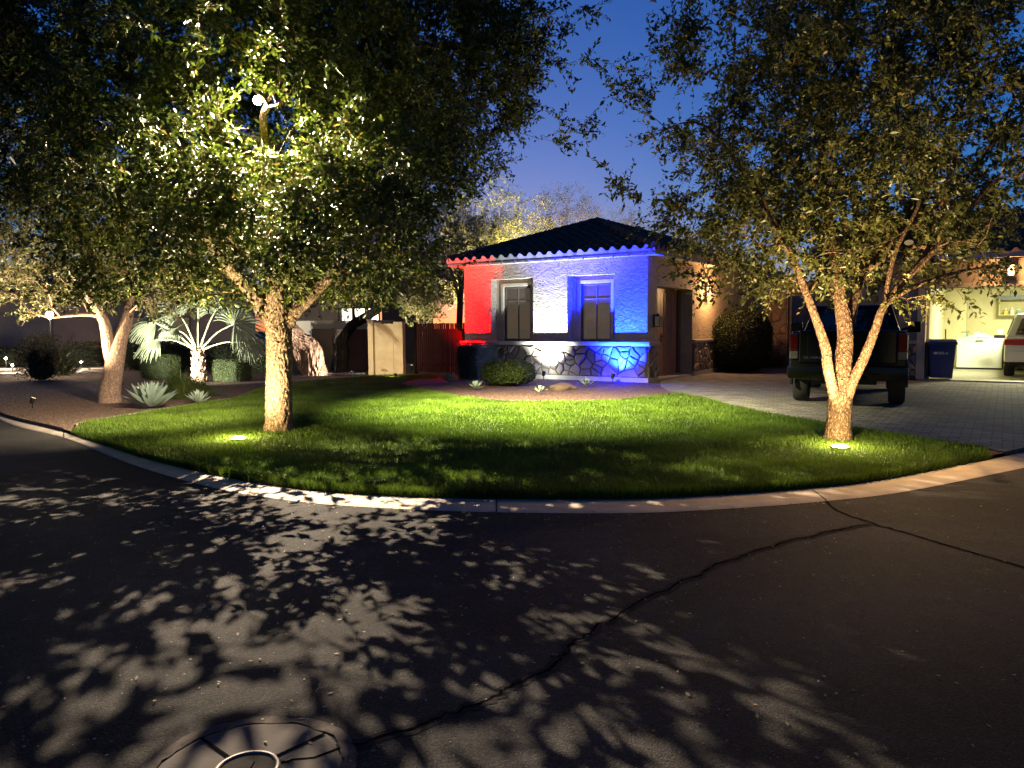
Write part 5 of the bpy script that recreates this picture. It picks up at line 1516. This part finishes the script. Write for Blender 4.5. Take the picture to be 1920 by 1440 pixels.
# a screen of outer twigs on the street side of the lamp
_r = np.random.default_rng(77)
for _i in range(82):
    _t = np.array([_r.uniform(-4.2, 3.6), _r.uniform(2.4, 6.4), 0.0]); _d = unit(_t - lamp)
    if abs(_t[0] + 1.1) < .8 and abs(_t[1] - 3.3) < .9: continue
    _c = lamp + _d * _r.uniform(1.7, 3.3)
    if _c[2] > 2.3: T1x.append(tuple(_c))
tree('street_tree', 'big broad leaved tree with thick furrowed trunk and a lamp in its crown', T1,
     [((-3.3, 11.1, 4.7), (3.6, 3.3, 2.7)), ((-2.9, 11, 6.2), (3.6, 3.2, 2.2)), ((-1.3, 11, 4.9), (2.1, 2.2, 1.9)), ((-3.3, 10.9, 3.0), (3.3, 3.0, 1.15)), ((-3.0, 8.7, 3.4), (2.1, 1.2, 1.0)), ((-2.6, 8.4, 3.4), (2.0, .9, .8)), ((-2.7, 8.0, 2.95), (2.0, .6, .4))], 2800, 21, m_oak, m_bark1, T1x,
     dict(twigs=10, per=15, L=(.05, .08), W=.46, tl=(.18, .44), hang=.12,
          carve=[(lamp, camp, (.13, .05)), (lamp - np.array([0, 0, .02]), lamp + np.array([0, -.02, .02]), .4), (lamp, np.array([-3.06, 9.45, 4.0]), .1),
                 (np.array(LAWN_L), (.2, 13.4, .1), (.25, 4.5)), (lamp, lamp + unit(np.array([-.8, 4.4, 0]) - lamp) * 1.3, (.2, .6)), (np.array(BED_L), (-7.1, 13.0, .1), (.2, 2.7))], zmin=1.75),
     bark_amp=.024, zlow=2.05, growkw=dict(zf=1.85), woodkw=dict(rough_r=.075, bark_f=11, zsq=.8),
     drop=lambda c: c[0] > np.interp(c[2], [2.2, 2.6, 3.0, 3.65, 4.0, 4.6, 5.5, 7], [-1.4, -1.2, -1.1, -.75, -.3, .25, .5, .6]))
T2 = [[(4.27, 9.74, .06, .185), (4.27, 9.74, .2, .155), (4.28, 9.74, .42, .145), (4.28, 9.74, .62, .15)],
      [(4.28, 9.74, .62, .12), (4.34, 9.8, 1.24, .1), (4.35, 9.8, 1.51, .095), (4.24, 9.8, 2.14, .08), (4.15, 9.9, 2.83, .065), (4.07, 10.0, 3.74, .05), (4.22, 10.1, 4.79, .035)],
      [(4.24, 9.72, .5, .075), (4.14, 9.66, .8, .066), (4.05, 9.6, 1.04, .064), (3.97, 9.55, 1.38, .058), (3.66, 9.4, 2.02, .045), (3.31, 9.2, 2.62, .04), (2.78, 9.0, 3.35, .03), (2.31, 8.9, 3.88, .02)],
      [(4.31, 9.72, .5, .08), (4.4, 9.66, .85, .066), (4.51, 9.6, 1.17, .06), (4.59, 9.5, 1.51, .05), (4.66, 9.4, 1.85, .045), (4.94, 9.2, 2.29, .04), (5.26, 9.0, 2.71, .03), (5.56, 8.9, 3.19, .02)],
      [(4.35, 9.8, 1.55, .06), (4.67, 10.0, 2.29, .055), (5.18, 10.2, 2.79, .05), (5.74, 10.5, 3.55, .04), (6.32, 10.8, 4.63, .03)],
      [(4.36, 9.8, 1.3, .05), (4.61, 10.1, 1.94, .05), (4.77, 10.4, 2.53, .045), (4.9, 10.9, 3.56, .04)],
      [(4.67, 10.0, 2.29, .04), (5.1, 9.8, 2.6, .035), (5.5, 9.5, 2.55, .03), (6.0, 9.3, 2.9, .02)],
      [(4.66, 9.4, 1.85, .03), (4.95, 9.3, 2.05, .026), (5.35, 9.15, 2.2, .022), (5.8, 9.05, 2.28, .015)],
      [(4.94, 9.2, 2.29, .03), (5.15, 9.15, 2.75, .026), (5.2, 9.1, 3.3, .02), (5.45, 9.1, 3.9, .014)],
      [(5.18, 10.2, 2.79, .035), (5.6, 9.9, 3.2, .03), (6.0, 9.7, 3.7, .022), (6.3, 9.6, 4.4, .015)],
      [(4.66, 9.4, 1.9, .032), (4.72, 9.3, 2.5, .028), (4.95, 9.2, 3.1, .022), (5.0, 9.2, 3.8, .015)]]
T2x = [(1.59, 9.2, 4.52), (1.2, 8.9, 3.37), (1.31, 9.0, 3.24), (1.53, 9.0, 3.08), (1.82, 9.3, 4.99), (1.62, 9.2, 4.27), (1.65, 9.0, 3.79), (2.36, 9.4, 5.4), (2.41, 9.2, 2.15), (2.22, 9.2, 2.25), (2.02, 9.2, 2.38), (2.84, 9.3, 1.98),
       (3.23, 9.3, 2.11), (5.29, 8.9, 2.0), (5.1, 9.0, 1.95), (4.77, 9.1, 1.9), (5.67, 9.0, 2.1), (6.0, 9.2, 2.3), (2.7, 9.8, 2.4), (3.4, 9.9, 2.2), (4.6, 9.9, 2.3), (1.9, 9.1, 2.8), (2.2, 9.4, 2.7), (3.0, 9.0, 2.5), (3.6, 8.9, 2.4)]
tree('street_tree', 'multi stemmed tree with pale forked trunk in the lawn beside the driveway', T2,
     [((4.5, 9.9, 4.6), (2.75, 2.5, 2.5)), ((5.3, 10.2, 4.3), (2.4, 2.3, 2.3)), ((4.4, 9.9, 6.2), (2.6, 2.4, 1.9)), ((3.1, 9.4, 3.6), (1.4, 1.5, 1.3)), ((4.6, 9.8, 3.0), (2.5, 2.2, 1.0))], 1150, 33, m_oak2, m_bark2, T2x,
     dict(twigs=9, per=14, L=(.052, .088), W=.44, tl=(.18, .46), hang=.22, zmin=1.6, carve=[(np.array(KERB_FILL), (4.0, 7.4, 0), (.12, .5))]),
     bark_amp=.014, zlow=2.1, drop=lambda c: c[0] > 4.5 and c[1] < 9.75 and 1.9 < c[2] < 4.4 and (abs(math.sin(c[0] * 37 + c[2] * 91)) < .72), woodkw=dict(rough_r=.055, bark_f=17, zsq=.6))
T3 = [[(-8.43, 15.66, .06, .24), (-8.42, 15.66, .3, .2), (-8.35, 15.66, .57, .182), (-8.27, 15.66, 1.02, .172), (-8.18, 15.7, 1.4, .135), (-8.07, 15.8, 1.79, .11), (-8.01, 16.0, 2.47, .09), (-7.6, 16.2, 3.72, .06)],
      [(-8.31, 15.66, .75, .12), (-8.37, 15.62, 1.15, .12), (-8.39, 15.5, 1.74, .1), (-8.48, 15.2, 2.22, .08), (-8.83, 14.8, 3.14, .06)],
      [(-8.43, 15.5, 1.9, .05), (-8.8, 15.3, 1.9, .035), (-9.2, 15.0, 1.84, .022)]]
tree('garden_tree', 'smaller tree whose pale trunk splits into two limbs beside the agaves', T3,
     [((-8.7, 15.3, 4.2), (3.2, 2.9, 2.2)), ((-9.6, 15.2, 4.6), (3.0, 2.6, 2.3)), ((-7.4, 15.4, 3.6), (1.8, 1.8, 1.5))], 620, 44, m_oak3, m_bark3, [(-9.6, 15, 2.0), (-9.1, 14.9, 2.2), (-7.3, 15.2, 2.1), (-6.8, 15.4, 2.3)],
     dict(twigs=10, per=14, L=(.055, .085), W=.48, tl=(.3, .55), hang=.1, zmin=1.75), zlow=2.1, growkw=dict(zf=1.3), bark_amp=.008, woodkw=dict(rough_r=.09, bark_f=20, zsq=.4))
T4 = [[(-10.6, 10.2, 0.05, .24), (-10.6, 10.2, 1.0, .2), (-10.5, 10.2, 2.2, .18)], [(-10.5, 10.2, 2.1, .12), (-9.7, 10, 3.4, .08), (-8.6, 9.9, 5, .05)], [(-10.5, 10.2, 2.1, .12), (-10.9, 10.6, 3.6, .09), (-11, 10.9, 5.4, .05)]]
tree('street_tree', 'dark tree at the upper left whose trunk stands outside the picture', T4,
     [((-9.4, 10.2, 6.0), (3.6, 3.0, 2.5)), ((-8.0, 10.4, 6.6), (2.8, 2.5, 2.0))], 900, 55, m_dkleaf, m_bark1, [],
     dict(twigs=10, per=14, L=(.06, .09), W=.48, tl=(.3, .55)), zlow=3.2)
# background trees
def bg_tree(name, label, base, h0, ells, n, seed, lm, bm_, r0=.14, group='trees beyond the house', fol=None, fan=3, zlow=None):
    b = Vector(base); limbs = [[(b.x, b.y, b.z, r0), (b.x, b.y, b.z + h0 * .5, r0 * .85), (b.x + .05, b.y, b.z + h0, r0 * .8)]]
    top = limbs[0][-1]
    for k in range(fan):
        e = ells[k % len(ells)][0]; a = k * 2.1
        limbs.append([(top[0], top[1], top[2] - .05, r0 * .55), ((top[0] + e[0]) / 2 + .3 * math.cos(a), (top[1] + e[1]) / 2 + .3 * math.sin(a), (top[2] + e[2]) / 2, r0 * .4), (e[0] + math.cos(a), e[1] + math.sin(a), e[2], r0 * .22)])
    f = dict(twigs=9, per=12, L=(.05, .09), W=.3, tl=(.4, .8)); f.update(fol or {})
    return tree(name, label, limbs, ells, n, seed, lm, bm_, [], f, group=group, zlow=zlow)
bg_tree('palo_verde', 'tall pale yellow green tree lit from below behind the roof left slope', (-1.6, 36, .05), 2.2, [((-1.2, 36, 5.6), (2.9, 2.6, 2.6)), ((-2.6, 35.6, 4.8), (2.2, 2, 2.0)), ((.2, 36.5, 5.6), (1.9, 1.9, 1.7))], 520, 61, m_palo, m_bark3,
        fol=dict(L=(.09, .15), W=.16, tl=(.5, .95), hang=.2, spread=.7))
bg_tree('feathery_tree', 'sparse feathery grey tree standing tallest behind the roof ridge', (3.3, 44, .05), 3, [((3.3, 44, 7.2), (2.0, 2, 2.6)), ((2.4, 44, 6.0), (1.6, 1.6, 1.7))], 230, 62, m_grey, m_bark3, fol=dict(L=(.08, .13), W=.2, tl=(.5, 1.0), twigs=9, per=11))
bg_tree('feathery_tree', 'low sparse feathery tree behind the right end of the roof', (8.0, 45, .05), 3, [((7.4, 45, 6.3), (1.9, 1.8, 2.0)), ((5.9, 45, 6.3), (1.5, 1.5, 1.9))], 210, 63, m_grey, m_bark3, fol=dict(L=(.08, .13), W=.2, tl=(.5, 1.0), twigs=9, per=11))
bg_tree('feathery_tree', 'dim feathery tree just left of the right hand street tree', (10.6, 46, .05), 2.5, [((10.2, 46, 5.6), (2.2, 2, 1.7))], 150, 64, m_grey, m_bark3, fol=dict(L=(.08, .13), W=.2, tl=(.5, 1.0)))
bg_tree('screen_tree', 'dark tree with upright trunks between the slatted gate and the red wall', (-1.9, 27.2, .05), 2.4, [((-2.1, 27.4, 4.6), (1.5, 1.5, 1.6)), ((-1.6, 27.8, 3.9), (1.0, 1.1, 1.4))], 230, 65, m_grey, m_bark1, fol=dict(L=(.06, .11), W=.25, tl=(.4, .7)))
bg_tree('garden_tree', 'bright cream lit shrubby tree rising above the slatted gate', (-3.2, 26.6, .05), 1.3, [((-3.15, 26.6, 2.55), (.85, .7, .85)), ((-2.75, 26.5, 2.9), (.6, .6, .6))], 120, 66, m_shr, m_bark3, .06, fol=dict(L=(.05, .085), W=.7, tl=(.2, .4), twigs=7, per=11))
# leaning mesquites
G = [[(-6.32, 24.2, .03, .36), (-6.35, 24.2, .4, .29), (-6.46, 24.2, .9, .27), (-6.8, 24.1, 1.22, .25), (-7.05, 23.9, 1.52, .25)],
     [(-7.05, 23.9, 1.5, .22), (-7.43, 23.6, 1.86, .2), (-7.81, 23.3, 2.27, .17), (-8.25, 23.0, 3.15, .12)],
     [(-6.64, 24.15, .05, .1), (-6.85, 24.1, .66, .1), (-7.0, 24.0, 1.1, .12), (-7.15, 23.9, 1.45, .14)]]
tree('mesquite', 'old leaning tree with a twisted hollow trunk lit pink behind the big trunk', G, [((-8.6, 23.2, 4.3), (2.3, 2, 1.3)), ((-7.2, 23.8, 4.2), (1.8, 1.8, 1.2))], 240, 71, m_dkleaf, m_mesq, [],
     dict(twigs=9, per=12, L=(.06, .1), W=.28, tl=(.35, .7)), bark_amp=.09, zlow=2.9, woodkw=dict(rough_r=.08, bark_f=7, zsq=.25))
D = [[(-6.06, 26.5, .02, .2), (-5.98, 26.5, .73, .18), (-6.04, 26.5, 1.15, .17)], [(-6.04, 26.5, 1.1, .16), (-5.63, 26.5, 1.66, .15), (-4.93, 26.4, 2.07, .14), (-4.24, 26.3, 2.6, .11)]]
tree('mesquite', 'black silhouetted tree with a sharply bent trunk in front of the lit panes', D, [((-4.6, 26.0, 3.9), (2.5, 1.8, 1.25)), ((-6.2, 26.2, 4.2), (1.9, 1.8, 1.1)), ((-3.4, 26.2, 3.3), (1.2, 1.2, .7))], 320, 72, m_dkleaf, bark_mat('silhouette_bark', (.035, .028, .022), (.015, .012, .01), 9, .2, 1, .03), [],  # bark colour darkened so the trunk stays a silhouette beside the spotlights
     dict(twigs=9, per=12, L=(.06, .1), W=.35, tl=(.3, .5)), bark_amp=.05, zlow=2.95, woodkw=dict(rough_r=.09, bark_f=8))

# ------------------------------------------------------------------ palms, shrubs, agaves
m_fan = leaf_mat('fan_leaf', (.18, .215, .125), (.27, .3, .19), .25, .5)
m_stalk = M('leaf_stalk', (.36, .4, .2), .6); m_ptr = M('palm_fibre', (.42, .29, .19), .95, var=(9, .5), bump=(18, 1, .03))
fan_palm('fan_palm', 'young fan palm with white lit trunk and broad fan leaves', (-8.95, 21.4, .08),
         [((-1.15, -.1, 1.7), .82, (-.2, -.75, .6), .35), ((-.62, .25, 1.98), .8, (.1, -.8, .55), .3), ((.02, .1, 2.25), .82, (0, -.75, .6), .25), ((.62, .1, 2.2), .8, (.25, -.8, .5), .3),
          ((1.12, -.15, 1.65), .86, (.35, -.85, .45), .4), ((1.35, .1, 1.1), .7, (.2, -.5, .85), .5), ((-1.2, .2, 1.2), .75, (-.2, -.55, .8), .5), ((.3, .7, 2.1), .8, (.1, -.8, .5), .3), ((-.35, -.5, 1.5), .5, (0, -.6, .8), .4)],
         m_fan, m_stalk, m_ptr, .95, .15, 3)
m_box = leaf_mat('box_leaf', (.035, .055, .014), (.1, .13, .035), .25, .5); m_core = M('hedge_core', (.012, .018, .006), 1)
box_hedge('clipped_shrub', 'clipped cube shaped shrub left of the fan palm trunk', (-10.75, 22.9, .07), .95, .8, .72, R(-10), m_box, m_core, 1, group='clipped shrubs near the palm')
box_hedge('clipped_shrub', 'clipped cube shaped shrub right of the fan palm trunk', (-8.05, 21.6, .07), .85, .8, .62, R(-20), m_box, m_core, 2, group='clipped shrubs near the palm')
m_coolbox = leaf_mat('cool_box_leaf', (.05, .085, .045), (.13, .17, .1), .2, .5)
box_hedge('clipped_hedge', 'tall clipped box hedge against the red lit corner of the house', H(-4.93, -.78, -.02), .78, 1.15, 1.0, HROT, m_coolbox, m_core, 3, 16000, .07)
box_hedge('round_bush', 'rounded green bush in the gravel bed in front of the house', H(-2.75, -2.45, -.02) , 1.26, 1.15, .62, HROT, m_box, m_core, 4, 12000, .36, dome=False, L=(.03, .06), cat='bush')
box_hedge('climbing_bush', 'large dark bush against the side wall past the brown door', H(.75, 5.9, -.02), 1.7, 2.2, 1.95, HROT, m_dkleaf, m_core, 5, 20000, .36, L=(.04, .08), cat='bush', loose=.16)
grass_clump('arching_shrub', 'sparse yellowish shrub at the foot of the entry stone pier', H(.95, 8.9, -.02), .45, .45, .8, m_oak3, 6, 500, (.5, .9), .018, arch=.5)
grass_clump('grass_mound', 'mounded clump of fine green leaves between agave and palm', (-7.45, 16.9, .07), .66, .6, .72, leaf_mat('mound_leaf', (.08, .12, .025), (.17, .22, .06), .25, .5), 7, 3200, (.4, .68), .016)
m_agv = M('agave_leaf', (.17, .235, .19), .5, var=(5, .2)); m_agv2 = M('small_agave_leaf', (.3, .38, .3), .5, var=(7, .25))
agave('agave', 'large pale blue agave beside the twin limbed trunk', (-6.95, 14.35, .06), .56, 62, m_agv, 1, .145, upright=.85)
agave('agave', 'small pale agave right of the grass mound', (-6.35, 15.1, .06), .3, 28, m_agv2, 2, .09)
agave('agave', 'silvery rosette at the left tip of the red gravel bed', (-1.62, 19.6, .1), .3, 30, m_agv, 3, .12, group='small agaves in the house bed')
agave('agave', 'spiky yellow green rosette left of the rounded bush', (-.85, 17.6, .1), .24, 20, m_agv2, 4, .05, group='small agaves in the house bed')
agave('agave', 'small upright agave in the violet lit gravel below the right window', (1.82, 18.3, .1), .24, 12, m_agv2, 5, .06, group='small agaves in the house bed', upright=.9)
agave('agave', 'tiny sprawling rosette near the front edge of the gravel bed', (.62, 16.4, .1), .2, 12, m_agv2, 6, .04, group='small agaves in the house bed')
bm = bmesh.new(); bmesh.ops.create_icosphere(bm, subdivisions=4, radius=1)
for v in bm.verts:
    n_ = 1 + .28 * mnoise.noise(v.co * 1.3 + Vector((2, 5, 1))) + .08 * mnoise.noise(v.co * 4)
    v.co = Vector((v.co.x * .33 * n_, v.co.y * .24 * n_, max(-.04, v.co.z * .13 * n_)))
me = bpy.data.meshes.new('boulder'); bm.to_mesh(me); bm.free()
for p in me.polygons: p.use_smooth = True
tag(link('boulder', me, M('boulder_rock', (.12, .07, .05), .9, var=(5, .4), bump=(12, .8, .02)), None, (1.2, 17.75, .12), (0, 0, .4)), 'low reddish boulder in the gravel bed below the white light', 'boulder')
# darker planting on the left
m_olv = leaf_mat('brown_shrub_leaf', (.05, .045, .025), (.11, .1, .05), .3, .6)
for k, (x, y, sx, sz, lb, lm_) in enumerate(((-14.2, 22.6, 1.25, 1.35, 'loose grey brown shrub standing alone in the left gravel', m_olv), (-12.1, 26.5, 1.6, 1.15, 'dark shrub behind the left clipped cube', m_dkleaf), (-10.2, 27.0, 1.7, 1.0, 'dark shrub behind the fan palm', m_dkleaf),
                                        (-8.4, 25.6, 1.3, .95, 'dark shrub between the fan palm and the leaning trunk', m_dkleaf), (-17.3, 30.8, 2.0, 1.0, 'dark shrub below the small wall lantern', m_dkleaf), (-13.6, 27.6, 1.8, 1.1, 'dark shrub right of the lit path light', m_dkleaf),
                                        (-20.5, 31.0, 2.2, .8, 'dark shrub behind the two path lights', m_dkleaf), (-22.5, 30.0, 2.0, .6, 'low pale green shrub at the left picture edge', m_box))):
    box_hedge('shrub', lb, (x, y, .07), sx, sx * .9, sz, k * .4, lm_, m_core, 20 + k, 5200, .3, L=(.04, .08), cat='shrub', group='loose shrubs on the left side', loose=.65 if k == 0 else .3)
grass_clump('strap_plant', 'tall yellow green strap leaved plant under the post lamp', (-15.6, 25.9, .07), .5, .5, 1.5, m_oak, 9, 260, (1.1, 1.7), .06, cat='plant', arch=.75)
